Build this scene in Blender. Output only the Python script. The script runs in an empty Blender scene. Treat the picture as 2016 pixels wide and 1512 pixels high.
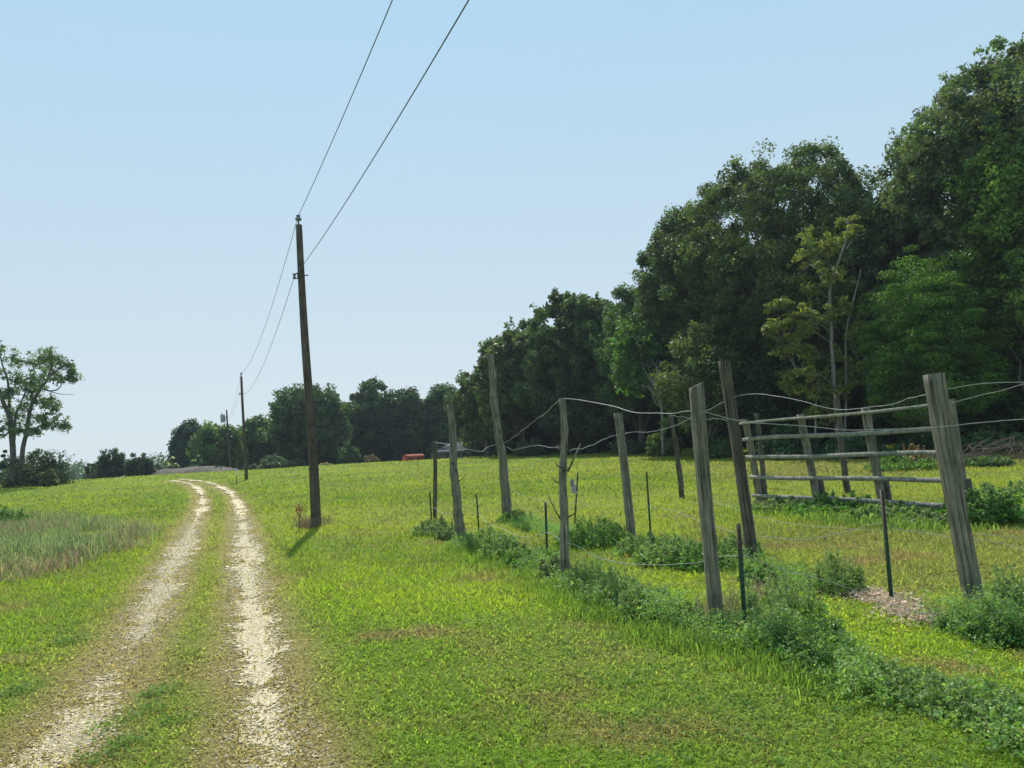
import bpy, math, random
import numpy as np
from mathutils import Matrix, Vector
R = math.radians
sc = bpy.context.scene
col = sc.collection

# ------------------------------------------------------------------ camera
F = 1515.0
EYE = 1.6
cam = bpy.data.cameras.new("camera"); cam.sensor_width = 36; cam.lens = 36*F/2016; cam.clip_end = 8000; cam.clip_start = .05
camo = bpy.data.objects.new("camera", cam); col.objects.link(camo)
PITCH, ROLL = 5.22, 3.3
CM = Matrix.Rotation(R(90+PITCH), 4, 'X') @ Matrix.Rotation(R(-ROLL), 4, 'Z')
camo.matrix_world = Matrix.Translation((0, 0, EYE)) @ CM
sc.camera = camo
# ------------------------------------------------------------------ light
SUN_EL, SUN_AZ = 52.0, -12.0           # azimuth from +Y, positive to the right
w = bpy.data.worlds.new("World"); sc.world = w; w.use_nodes = True
nt = w.node_tree; bg = nt.nodes['Background']
sky = nt.nodes.new('ShaderNodeTexSky'); sky.sky_type = 'NISHITA'; sky.sun_disc = False
sky.sun_elevation = R(SUN_EL); sky.sun_rotation = R(SUN_AZ)
sky.air_density = 1.5; sky.dust_density = 1.0; sky.ozone_density = 2.5; sky.altitude = 0
sky.air_density = 1.0; sky.dust_density = .6; sky.ozone_density = 3
# summer haze evens the sky out: pale near the horizon, soft blue higher up
wt = nt.nodes.new('ShaderNodeTexCoord'); ws = nt.nodes.new('ShaderNodeSeparateXYZ'); nt.links.new(wt.outputs['Generated'], ws.inputs[0])
wr = nt.nodes.new('ShaderNodeValToRGB'); nt.links.new(ws.outputs['Z'], wr.inputs[0])
wr.color_ramp.elements[0].position = 0; wr.color_ramp.elements[0].color = (.71, .785, .82, 1)
wr.color_ramp.elements[1].position = .6; wr.color_ramp.elements[1].color = (.42, .69, .91, 1)
e = wr.color_ramp.elements.new(.28); e.color = (.57, .745, .86, 1)
vm = nt.nodes.new('ShaderNodeVectorMath'); vm.operation = 'SCALE'; vm.inputs[3].default_value = 1/.11*1.0; nt.links.new(wr.outputs[0], vm.inputs[0])
wm = nt.nodes.new('ShaderNodeMix'); wm.data_type = 'RGBA'; wm.inputs[0].default_value = .9; nt.links.new(sky.outputs[0], wm.inputs[6]); nt.links.new(vm.outputs[0], wm.inputs[7])
nt.links.new(wm.outputs[2], bg.inputs[0]); bg.inputs[1].default_value = 0.11
sun = bpy.data.lights.new("sun", 'SUN'); sun.energy = 5.0; sun.angle = R(0.6); sun.color = (1, .95, .86)
suno = bpy.data.objects.new("sun", sun); col.objects.link(suno)
sd = Vector((math.sin(R(SUN_AZ))*math.cos(R(SUN_EL)), math.cos(R(SUN_AZ))*math.cos(R(SUN_EL)), math.sin(R(SUN_EL))))
suno.rotation_euler = sd.to_track_quat('Z', 'Y').to_euler()
suno.location = sd*60
sc.view_settings.view_transform = 'Standard'; sc.view_settings.look = 'None'
sc.view_settings.exposure = 0.0; sc.view_settings.gamma = 1
sc.render.engine = 'CYCLES'
sc.cycles.max_bounces = 7; sc.cycles.diffuse_bounces = 3; sc.cycles.transmission_bounces = 5; sc.cycles.glossy_bounces = 2
sc.cycles.volume_bounces = 0

# ------------------------------------------------------------------ terrain
def sstep(a, b, t):
    t = np.clip((t-a)/(b-a), 0, 1); return t*t*(3-2*t)
def H(x, y):
    x = np.asarray(x, float); y = np.asarray(y, float)
    z = 1.55*sstep(15, 92, y) - 1.1*sstep(94, 118, y) - 6*sstep(200, 900, y)
    z = z + .04*np.sin(x*.31+1.3)*np.sin(y*.23+.4)*sstep(6, 14, np.abs(y)) + .015*np.sin(x*1.7+y*.9)*np.sin(y*1.3-x*.6+2)
    return z
def h(x, y): return float(H(x, y))
def ray(u, v):
    d = CM.to_3x3() @ Vector(((u-1008)/F, (756-v)/F, -1)); return d
def pt(u, v, Y):                       # point at forward distance Y seen at (u, v)
    d = ray(u, v); return Vector((0, 0, EYE)) + d*(Y/d.y)
def gp(u, v):                          # point of the ground seen at (u, v)
    d = ray(u, v); t = 2.0
    while t < 400:
        p = Vector((0, 0, EYE)) + d*t
        if p.z < h(p.x, p.y): return p
        t += .02 if t < 40 else .1
    return p
rng = np.random.default_rng(7)
_tabs = {}
def vn(x, y, scale, seed=0):           # smooth value noise 0..1
    if seed not in _tabs: _tabs[seed] = np.random.default_rng(100+seed).random((256, 256))
    T = _tabs[seed]; x = np.asarray(x)/scale+500; y = np.asarray(y)/scale+500
    i = np.floor(x).astype(int); j = np.floor(y).astype(int); fx = x-i; fy = y-j
    fx = fx*fx*(3-2*fx); fy = fy*fy*(3-2*fy)
    a = T[i % 256, j % 256]; b = T[(i+1) % 256, j % 256]; c = T[i % 256, (j+1) % 256]; d = T[(i+1) % 256, (j+1) % 256]
    return (a*(1-fx)+b*fx)*(1-fy)+(c*(1-fx)+d*fx)*fy

# ------------------------------------------------------------------ object helpers
def meta(o, label=None, cat=None, group=None, kind=None):
    if label: o['label'] = label
    if cat: o['category'] = cat
    if group: o['group'] = group
    if kind: o['kind'] = kind
    return o
def empty(name, loc, label, cat, group=None):
    o = bpy.data.objects.new(name, None); col.objects.link(o); o.location = loc; o.empty_display_size = .3
    return meta(o, label, cat, group)
def mk(name, V, Fc, mat, parent=None, colr=None, smooth=False, loc=None):
    """V (n,3); Fc (m,k) faces; colr (n,3) colours."""
    V = np.asarray(V, np.float32); Fc = np.asarray(Fc, np.int32)
    me = bpy.data.meshes.new(name); m, k = Fc.shape
    me.vertices.add(len(V)); me.vertices.foreach_set('co', V.ravel())
    me.loops.add(m*k); me.loops.foreach_set('vertex_index', Fc.ravel())
    me.polygons.add(m); me.polygons.foreach_set('loop_start', np.arange(0, m*k, k, dtype=np.int32))
    try: me.polygons.foreach_set('loop_total', np.full(m, k, np.int32))
    except Exception: pass
    if colr is not None:
        a = me.color_attributes.new('tint', 'FLOAT_COLOR', 'POINT')
        c = np.ones((len(V), 4), np.float32); c[:, :3] = colr; a.data.foreach_set('color', c.ravel())
    me.update(calc_edges=True)
    if smooth: me.polygons.foreach_set('use_smooth', np.ones(m, bool))
    me.materials.append(mat)
    o = bpy.data.objects.new(name, me); col.objects.link(o)
    if parent: o.parent = parent
    if loc is not None: o.location = loc
    return o
class MB:
    def __init__(s): s.v = []; s.f = []; s.n = 0
    def add(s, V, Q):
        V = np.asarray(V, float); s.v.append(V); s.f.append(np.asarray(Q)+s.n); s.n += len(V)
    def box(s, lo, hi, M=None, jit=0):
        x0, y0, z0 = lo; x1, y1, z1 = hi
        V = np.array([(x0,y0,z0),(x1,y0,z0),(x1,y1,z0),(x0,y1,z0),(x0,y0,z1),(x1,y0,z1),(x1,y1,z1),(x0,y1,z1)], float)
        if M is not None: V = np.array([M @ Vector(p) for p in V])
        s.add(V, [(0,3,2,1),(4,5,6,7),(0,1,5,4),(1,2,6,5),(2,3,7,6),(3,0,4,7)])
    def tube(s, P, rad, n=8, caps=True, wob=0, square=False, seed=0, rx=None):
        P = np.asarray(P, float); k = len(P); rad = np.broadcast_to(np.asarray(rad, float), (k,))
        T = np.gradient(P, axis=0); T /= np.linalg.norm(T, axis=1)[:, None]+1e-9
        ref = np.array([0, 1., 0]) if abs(T[0][1]) < .8 else np.array([1., 0, 0])
        A = np.cross(ref, T); A /= np.linalg.norm(A, axis=1)[:, None]; B = np.cross(T, A)
        if square:
            c = .88; prof = np.array([(1,c),(c,1),(-c,1),(-1,c),(-1,-c),(-c,-1),(c,-1),(1,-c)])
            prof[:, 1] *= (rx or 1); n = 8
        else:
            a = np.linspace(0, 2*math.pi, n, endpoint=False); prof = np.stack([np.cos(a), np.sin(a)], 1)
        rr = rad[:, None, None]*prof[None]
        if wob:
            g = np.random.default_rng(seed); rr = rr*(1+wob*.6*(g.random((k, n, 1))-.5)+wob*.6*(g.random((1, n, 1))-.5))
        V = P[:, None]+A[:, None]*rr[..., :1]+B[:, None]*rr[..., 1:]
        V = V.reshape(-1, 3)
        i = np.arange(k-1)[:, None]*n; j = np.arange(n)[None]; j2 = (j+1) % n
        Q = np.stack([i+j, i+j2, i+n+j2, i+n+j], -1).reshape(-1, 4)
        if caps:
            V = np.vstack([V, P[:1], P[-1:]]); c0, c1 = k*n, k*n+1; jj = np.arange(0, n, 2)
            Q = np.vstack([Q, np.stack([np.full(len(jj), c0), (jj+2) % n, jj+1, jj], -1), np.stack([np.full(len(jj), c1), (k-1)*n+jj, (k-1)*n+jj+1, (k-1)*n+(jj+2) % n], -1)])
        s.add(V, Q)
    def build(s, name, mat, parent=None, smooth=False, loc=None):
        return mk(name, np.vstack(s.v), np.vstack(s.f), mat, parent, smooth=smooth, loc=loc)

# ------------------------------------------------------------------ materials
def newmat(name):
    m = bpy.data.materials.new(name); m.use_nodes = True; t = m.node_tree
    return m, t, t.nodes['Principled BSDF'], t.nodes['Material Output']
def leafmat(name, rough=.45, trans=.35, spec=.4, gain=1.0, tcol=(1.15, 1.3, .5)):
    m, t, p, out = newmat(name)
    a = t.nodes.new('ShaderNodeAttribute'); a.attribute_name = 'tint'
    p.inputs['Roughness'].default_value = rough; p.inputs['Specular IOR Level'].default_value = spec
    t.links.new(a.outputs['Color'], p.inputs['Base Color'])
    tr = t.nodes.new('ShaderNodeBsdfTranslucent')
    mu = t.nodes.new('ShaderNodeMix'); mu.data_type = 'RGBA'; mu.blend_type = 'MULTIPLY'; mu.inputs[0].default_value = 1
    t.links.new(a.outputs['Color'], mu.inputs[6]); mu.inputs[7].default_value = (*[c*gain for c in tcol], 1)
    t.links.new(mu.outputs[2], tr.inputs['Color'])
    mx = t.nodes.new('ShaderNodeMixShader'); mx.inputs[0].default_value = trans
    t.links.new(p.outputs[0], mx.inputs[1]); t.links.new(tr.outputs[0], mx.inputs[2]); t.links.new(mx.outputs[0], out.inputs[0])
    return m
def noisemat(name, c1, c2, scale=(4, 4, 4), rough=.85, detail=6, bump=.3, spec=.2, c3=None, bdist=.01, metal=0, crack=None):
    m, t, p, out = newmat(name)
    tc = t.nodes.new('ShaderNodeTexCoord'); mp = t.nodes.new('ShaderNodeMapping'); mp.inputs['Scale'].default_value = scale
    n = t.nodes.new('ShaderNodeTexNoise'); n.inputs['Scale'].default_value = 1; n.inputs['Detail'].default_value = detail; n.inputs['Roughness'].default_value = .65
    t.links.new(tc.outputs['Object'], mp.inputs[0]); t.links.new(mp.outputs[0], n.inputs['Vector'])
    r = t.nodes.new('ShaderNodeValToRGB'); r.color_ramp.elements[0].position = .32; r.color_ramp.elements[1].position = .68
    r.color_ramp.elements[0].color = (*c1, 1); r.color_ramp.elements[1].color = (*c2, 1)
    if c3: e = r.color_ramp.elements.new(.5); e.color = (*c3, 1)
    t.links.new(n.outputs['Fac'], r.inputs[0]); t.links.new(r.outputs[0], p.inputs['Base Color'])
    p.inputs['Roughness'].default_value = rough; p.inputs['Specular IOR Level'].default_value = spec; p.inputs['Metallic'].default_value = metal
    hsrc = n.outputs['Fac']
    if crack:
        m2 = t.nodes.new('ShaderNodeMapping'); m2.inputs['Scale'].default_value = crack; n2 = t.nodes.new('ShaderNodeTexNoise'); n2.inputs['Scale'].default_value = 1; n2.inputs['Detail'].default_value = 3
        t.links.new(tc.outputs['Object'], m2.inputs[0]); t.links.new(m2.outputs[0], n2.inputs['Vector'])
        r2 = t.nodes.new('ShaderNodeValToRGB'); r2.color_ramp.elements[0].position = .33; r2.color_ramp.elements[1].position = .42; r2.color_ramp.elements[0].color = (.42, .41, .4, 1); t.links.new(n2.outputs['Fac'], r2.inputs[0])
        n3 = t.nodes.new('ShaderNodeTexNoise'); n3.inputs['Scale'].default_value = 5; n3.inputs['Detail'].default_value = 4; t.links.new(tc.outputs['Object'], n3.inputs['Vector'])
        r3 = t.nodes.new('ShaderNodeValToRGB'); r3.color_ramp.elements[0].position = .35; r3.color_ramp.elements[1].position = .65; r3.color_ramp.elements[0].color = (.62, .68, .6, 1); r3.color_ramp.elements[1].color = (1.12, 1.06, 1, 1); t.links.new(n3.outputs['Fac'], r3.inputs[0])
        for src in (r2, r3):
            mm = t.nodes.new('ShaderNodeMix'); mm.data_type = 'RGBA'; mm.blend_type = 'MULTIPLY'; mm.inputs[0].default_value = 1
            t.links.new(p.inputs['Base Color'].links[0].from_socket, mm.inputs[6]); t.links.new(src.outputs[0], mm.inputs[7]); t.links.new(mm.outputs[2], p.inputs['Base Color'])
        ad = t.nodes.new('ShaderNodeMath'); ad.operation = 'MULTIPLY_ADD'; ad.inputs[1].default_value = 2; t.links.new(r2.outputs[0], ad.inputs[0]); t.links.new(n.outputs['Fac'], ad.inputs[2]); hsrc = ad.outputs[0]
    b = t.nodes.new('ShaderNodeBump'); b.inputs['Strength'].default_value = bump; b.inputs['Distance'].default_value = bdist
    t.links.new(hsrc, b.inputs['Height']); t.links.new(b.outputs[0], p.inputs['Normal'])
    return m
M_leaf = leafmat('leaf', .5, .4, .22, 1.1)
M_grass = leafmat('grass_blade', .6, .5, .12, 1.2, (1.15, 1.12, .85))
M_weed = leafmat('weed_leaf', .55, .4, .25)
M_dry = leafmat('dry_stalk', .7, .3, .1, 1, (1, 1, .9))
M_bark = noisemat('bark', (.045, .04, .035), (.16, .145, .12), (9, 9, 2.5), bump=.8, bdist=.03)
M_palebark = noisemat('pale_bark', (.11, .105, .09), (.3, .29, .26), (7, 7, 2), bump=.5, bdist=.02)
M_pole = noisemat('pole_wood', (.055, .045, .04), (.15, .125, .112), (26, 26, .9), bump=.5, c3=(.1, .083, .074), crack=(40, 40, .7))
M_post = noisemat('weathered_post', (.09, .082, .066), (.3, .285, .235), (30, 30, 2.2), bump=1, c3=(.21, .2, .16), crack=(55, 55, 1.5))
M_postdark = noisemat('dark_weathered_post', (.045, .04, .033), (.17, .155, .125), (30, 30, 2.2), bump=1, c3=(.11, .1, .082), crack=(55, 55, 1.5))
M_rail = noisemat('lichen_rail', (.15, .15, .135), (.44, .44, .4), (9, 22, 30), bump=.8, c3=(.3, .3, .27), crack=(3, 30, 50))
M_wire = noisemat('galvanised_wire', (.3, .3, .29), (.46, .46, .45), (30, 30, 30), rough=.5, bump=0, spec=.5)
M_cable = noisemat('cable', (.05, .055, .06), (.09, .095, .1), (30, 30, 30), rough=.6, bump=0, spec=.4)
M_steel = noisemat('steel', (.1, .11, .12), (.18, .19, .2), (20, 20, 20), rough=.5, bump=.1, spec=.5)
M_trans = noisemat('transformer_paint', (.2, .27, .34), (.28, .35, .42), (5, 5, 5), rough=.4, bump=.05, spec=.5)
M_porc = noisemat('porcelain', (.12, .14, .17), (.2, .23, .27), (9, 9, 9), rough=.3, bump=0, spec=.5)
M_soil = noisemat('bank_soil', (.04, .036, .024), (.13, .115, .08), (2.4, 2.4, 4), bump=1, bdist=.1, c3=(.12, .1, .08))
M_twig = noisemat('dead_twig', (.09, .07, .055), (.2, .165, .13), (20, 20, 20), bump=.2)

# T post: green paint, bare rusty top
def tpostmat():
    m, t, p, out = newmat('post_paint')
    tc = t.nodes.new('ShaderNodeTexCoord'); sx = t.nodes.new('ShaderNodeSeparateXYZ'); t.links.new(tc.outputs['Object'], sx.inputs[0])
    n = t.nodes.new('ShaderNodeTexNoise'); n.inputs['Scale'].default_value = 25; t.links.new(tc.outputs['Object'], n.inputs['Vector'])
    ma = t.nodes.new('ShaderNodeMath'); ma.operation = 'MULTIPLY_ADD'; ma.inputs[1].default_value = .5; t.links.new(n.outputs['Fac'], ma.inputs[0]); t.links.new(sx.outputs['Z'], ma.inputs[2])
    r = t.nodes.new('ShaderNodeValToRGB'); r.color_ramp.elements[0].position = .86; r.color_ramp.elements[1].position = .95
    r.color_ramp.elements[0].color = (.012, .06, .035, 1); r.color_ramp.elements[1].color = (.05, .035, .026, 1)
    t.links.new(ma.outputs[0], r.inputs[0]); t.links.new(r.outputs[0], p.inputs['Base Color']); p.inputs['Roughness'].default_value = .6
    return m
M_tpost = tpostmat()

# ------------------------------------------------------------------ wheel ruts (centrelines measured on the ground)
LR = [(20,1560),(130,1450),(190,1375),(240,1300),(290,1215),(330,1130),(362,1070),(388,1015),(396,985),(388,966),(368,953),(335,946.5)]
RR = [(545,1580),(525,1450),(510,1340),(497,1220),(488,1150),(482,1090),(474,1020),(466,992),(448,969),(420,955),(385,947.5),(350,944)]
def densify(pix):
    P = np.array([gp(u, v)[:2] for u, v in pix])
    a = P[0]; b = P[1]; dr = (a-b)/np.linalg.norm(a-b)          # run on past the camera
    P = np.vstack([a+dr*9, a+dr*4, P])
    out = []
    for i in range(len(P)-1):                                    # Catmull-Rom
        p0 = P[max(i-1, 0)]; p1 = P[i]; p2 = P[i+1]; p3 = P[min(i+2, len(P)-1)]
        n = max(3, int(np.linalg.norm(p2-p1)/.25))
        for t in np.linspace(0, 1, n, endpoint=False):
            out.append(.5*((2*p1)+(-p0+p2)*t+(2*p0-5*p1+4*p2-p3)*t*t+(-p0+3*p1-3*p2+p3)*t**3))
    out.append(P[-1]); out = np.array(out)
    for _ in range(6): out[1:-1] = (out[:-2]+out[1:-1]*2+out[2:])/4
    return out
RL, RRt = densify(LR), densify(RR)
def dist_path(x, y, P):
    x = np.asarray(x, float).ravel(); y = np.asarray(y, float).ravel(); best = np.full(x.shape, 1e9)
    Ps = P[::2]
    for i in range(0, len(x), 60000):
        xs, ys = x[i:i+60000], y[i:i+60000]; b = np.full(xs.shape, 1e9)
        for a, c in zip(Ps[:-1], Ps[1:]):
            dx, dy = c-a; L = dx*dx+dy*dy+1e-12
            t = np.clip(((xs-a[0])*dx+(ys-a[1])*dy)/L, 0, 1)
            b = np.minimum(b, (xs-a[0]-t*dx)**2+(ys-a[1]-t*dy)**2)
        best[i:i+60000] = np.sqrt(b)
    return best
def rutdist(x, y):
    return np.minimum(dist_path(x, y, RL), dist_path(x, y, RRt))

# colours of the turf, a property of the plants and the soil
def fbm(x, y, s, seed): return .55*vn(x, y, s, seed)+.3*vn(x, y, s*.45, seed+1)+.15*vn(x, y, s*.2, seed+2)
def centre_band(x, y): return None
def turf(x, y):
    """returns colour (n,3), cover 0..1, rut closeness"""
    d = rutdist(x, y)
    a = fbm(x, y, 3.2, 1); b = fbm(x+y*.3, y*1.0, .9, 5); c = fbm(x, y, 11, 9)
    green = np.array([.265, .355, .032]); deep = np.array([.185, .275, .032]); yel = np.array([.33, .365, .045]); brown = np.array([.27, .22, .09])
    k = np.clip((a-.35)*2.6, 0, 1)[:, None]; colr = deep*(1-k)+green*k
    k = np.clip((c-.45)*2.5, 0, 1)[:, None]*.55; colr = colr*(1-k)+yel*k
    k = np.clip((b-.60)*4.5, 0, .8)[:, None]*np.clip((30-y)/20, .25, 1)[:, None]; colr = colr*(1-k)+brown*k
    m2 = fbm(x, y, 1.7, 150)
    wood = sstep(24, 31, y)*(1-sstep(34, 48, y))*sstep(6, 11, x)*.6+sstep(6.5, 9, y)*(1-sstep(12, 16, y))*sstep(1.6, 3.4, x)*.45
    k = np.clip(wood*(.2+1.6*m2), 0, .75)[:, None]; colr = colr*(1-k)+np.array([.26, .22, .09])*k
    k = np.clip((m2-.55)*3, 0, .45)[:, None]; colr = colr*(1-k)+np.array([.2, .25, .055])*k
    dry = np.exp(-(np.maximum(d-.12, 0)/.36)**2)*(.65+.8*b); dry = np.clip(dry, 0, 1)
    k = dry[:, None]*.9; colr = colr*(1-k)+np.array([.41, .34, .145])*k
    return colr, dry, d

# ------------------------------------------------------------------ ground sheet
def axis(lo, hi, fine_lo, fine_hi, step, grow):
    mid = list(np.arange(fine_lo, fine_hi, step)); s = step; a = fine_hi; up = []
    while a < hi: up.append(a); s *= grow; a += s
    up.append(hi); s = step; a = fine_lo; dn = []
    while a > lo: s *= grow; a -= s; dn.append(max(a, lo))
    return np.array(sorted(set(dn))+mid+up)
gx = axis(-1500, 1500, -14, 14, .12, 1.045); gy = axis(-200, 2500, 1, 22, .12, 1.03)
X, Y = np.meshgrid(gx, gy); n1, n2 = X.shape
Z = H(X, Y)
cc, dry, dd = turf(X.ravel(), Y.ravel())
Z = Z - .03*np.exp(-(dd.reshape(X.shape)/.2)**2)*(Y < 40)
idx = np.arange(n1*n2).reshape(n1, n2)
Q = np.stack([idx[:-1, :-1], idx[:-1, 1:], idx[1:, 1:], idx[1:, :-1]], -1).reshape(-1, 4)
M_ground, t, p, out = newmat('turf_soil')
a = t.nodes.new('ShaderNodeAttribute'); a.attribute_name = 'tint'
tc = t.nodes.new('ShaderNodeTexCoord')
nz = t.nodes.new('ShaderNodeTexNoise'); nz.inputs['Scale'].default_value = 14; nz.inputs['Detail'].default_value = 8; nz.inputs['Roughness'].default_value = .75
t.links.new(tc.outputs['Object'], nz.inputs['Vector'])
rp = t.nodes.new('ShaderNodeValToRGB'); rp.color_ramp.elements[0].position = .3; rp.color_ramp.elements[1].position = .72
rp.color_ramp.elements[0].color = (.55, .52, .47, 1); rp.color_ramp.elements[1].color = (1.15, 1.1, 1, 1)
t.links.new(nz.outputs['Fac'], rp.inputs[0])
mu = t.nodes.new('ShaderNodeMix'); mu.data_type = 'RGBA'; mu.blend_type = 'MULTIPLY'; mu.inputs[0].default_value = 1
t.links.new(a.outputs['Color'], mu.inputs[6]); t.links.new(rp.outputs[0], mu.inputs[7]); t.links.new(mu.outputs[2], p.inputs['Base Color'])
p.inputs['Roughness'].default_value = .95; p.inputs['Specular IOR Level'].default_value = .1
bp = t.nodes.new('ShaderNodeBump'); bp.inputs['Strength'].default_value = .9; bp.inputs['Distance'].default_value = .04
t.links.new(nz.outputs['Fac'], bp.inputs['Height']); t.links.new(bp.outputs[0], p.inputs['Normal'])
soil = cc*.8+np.array([.02, .016, .005])
g = mk('ground', np.stack([X.ravel(), Y.ravel(), Z.ravel()], 1), Q, M_ground, colr=soil, smooth=True)
meta(g, kind='structure', label='mown green field rising gently to the tree line')

# ------------------------------------------------------------------ gravel road: two ragged ruts
def rut_cells(P, side):
    seg = np.linalg.norm(np.diff(P, axis=0), axis=1); S = np.concatenate([[0], np.cumsum(seg)])
    V = []; Qs = []; C = []; n = 0; s = 0
    while s < S[-1]-.5:
        cx = np.interp(s, S, P[:, 0]); cy = np.interp(s, S, P[:, 1])
        step = np.clip(math.hypot(cx, cy)*.0036, .018, .16)
        dx = np.interp(s+.1, S, P[:, 0])-cx; dy = np.interp(s+.1, S, P[:, 1])-cy; L = math.hypot(dx, dy)+1e-9
        nx, ny = dy/L, -dx/L
        ts = np.arange(-.62, .62, step)
        x = cx+nx*ts; y = cy+ny*ts
        wd = .12+.05*np.sin(s*.9+side)+.05*np.sin(s*.37)
        m = fbm(x, y, .45, 20)*.9+fbm(x, y, .09, 24)*.55+fbm(x, y, 2.2, 30)*.35
        keep = m+.5*(np.random.default_rng(int(s*1000)).random(len(ts))-.5) > .60+.75*np.maximum(np.abs(ts)-wd+.1, 0)/.28+(.35*sstep(60, 80, y) if True else 0)
        for k in np.nonzero(keep)[0]:
            x0, y0 = x[k], y[k]; ax, ay = nx*step, ny*step; bx, by = dx/L*step, dy/L*step
            V += [(x0, y0), (x0+ax, y0+ay), (x0+ax+bx, y0+ay+by), (x0+bx, y0+by)]; Qs.append((n, n+1, n+2, n+3)); n += 4
        s += step
    V = np.array(V); return V, np.array(Qs)
M_grav = noisemat('shell_gravel', (.46, .36, .2), (.82, .68, .44), (28, 28, 28), bump=.6, bdist=.015, c3=(.57, .48, .31), detail=9)
for P, sd_, lab in ((RL, 0, 'left wheel rut of pale shell gravel'), (RRt, 2, 'right wheel rut of pale shell gravel')):
    V, Qs = rut_cells(P, sd_)
    d = rutdist(V[:, 0], V[:, 1])
    z = H(V[:, 0], V[:, 1])-.03*np.exp(-(d/.2)**2)*(V[:, 1] < 40)+.006+.002*sd_/2
    z = z+.006*(V[:, 1] > 25)+.03*(V[:, 1] > 40)
    o = mk('road', np.column_stack([V, z]), Qs, M_grav); meta(o, lab, kind='structure')

def octs(x, y, z, s, g):                # little stones: squashed octahedra
    n = len(x); base = np.array([(1,0,0),(0,1,0),(-1,0,0),(0,-1,0),(0,0,.3),(0,0,-.3)], float)
    a = g.random(n)*6.28; ca, sa = np.cos(a), np.sin(a)
    B = base[None]*(s[:, None, None]*(.6+.8*g.random((n, 6, 1)))*np.array([1, .7, 1]))
    X_ = B[..., 0]*ca[:, None]-B[..., 1]*sa[:, None]+x[:, None]; Y_ = B[..., 0]*sa[:, None]+B[..., 1]*ca[:, None]+y[:, None]
    V = np.stack([X_, Y_, B[..., 2]+z[:, None]], -1).reshape(-1, 3)
    f = np.array([(0,1,4),(1,2,4),(2,3,4),(3,0,4),(1,0,5),(2,1,5),(3,2,5),(0,3,5)])
    return V, (np.arange(n)[:, None, None]*6+f[None]).reshape(-1, 3)
g2 = np.random.default_rng(3)
Vs = []; Cs = []
for P in (RL, RRt):
    sel = P[(P[:, 1] > 2) & (P[:, 1] < 30)]
    n = 42000; wgt = 1/np.maximum(sel[:, 1], 3)**1.3; wgt /= wgt.sum()
    k = g2.choice(len(sel), n, p=wgt); q = sel[k]+g2.normal(0, 1, (n, 2))*.16
    m = fbm(q[:, 0], q[:, 1], .45, 20)*.9+fbm(q[:, 0], q[:, 1], .09, 24)*.55+fbm(q[:, 0], q[:, 1], 2.2, 30)*.35
    q = q[m > .58+g2.random(n)*.4]
    Vs.append(q)
q = np.vstack(Vs); d = rutdist(q[:, 0], q[:, 1])
z = H(q[:, 0], q[:, 1])-.03*np.exp(-(d/.2)**2)+.008
s = (.004+.009*g2.random(len(q))**2)*np.clip(q[:, 1]/6, 1, 2.2)
V, T = octs(q[:, 0], q[:, 1], z, s, g2)
pc = np.array([.8, .68, .45])*(.55+.55*g2.random((len(q), 1)))
M_stone = leafmat('stone', .9, 0, .2)
o = mk('gravel', V, T, M_stone, colr=np.repeat(pc, 6, 0)); meta(o, 'loose pale stones and shell bits along both ruts', kind='stuff')

# ------------------------------------------------------------------ blades
def blades(x, y, hh, ww, lean, colr, g, bend=True):
    n = len(x); z = H(x, y)-.01
    a = g.random(n)*6.283; b = a+1.57+g.normal(0, .5, n)
    wx, wy = np.cos(a)*ww, np.sin(a)*ww
    lx, ly = np.cos(b)*lean*hh, np.sin(b)*lean*hh
    P = np.stack([x, y, z], 1); W = np.stack([wx, wy, np.zeros(n)], 1)
    mid = P+np.stack([lx*.35, ly*.35, hh*.62], 1); tip = P+np.stack([lx, ly, hh*(1-.25*np.minimum(lean, 1.5))], 1)
    if bend:
        V = np.stack([P-W*.7, P+W*.7, mid-W, mid+W, tip], 1).reshape(-1, 3)
        f = np.array([(0,1,2),(1,3,2),(2,3,4)]); k = 5
    else:
        V = np.stack([P-W, P+W, tip], 1).reshape(-1, 3); f = np.array([(0,1,2)]); k = 3
    T = (np.arange(n)[:, None, None]*k+f[None]).reshape(-1, 3)
    c = np.repeat(colr, k, 0).reshape(n, k, 3)
    return V, T, c.reshape(-1, 3)
def scatter_view(n, d0, d1, g, margin=1.28):
    inv = g.random(n)*(1/d0-1/d1)+1/d1; d = 1/inv
    x = (g.random(n)*2-1)*d*.72*margin
    return x, d
g3 = np.random.default_rng(11)
VV = []; TT = []; CC = []; nn = 0
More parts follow.
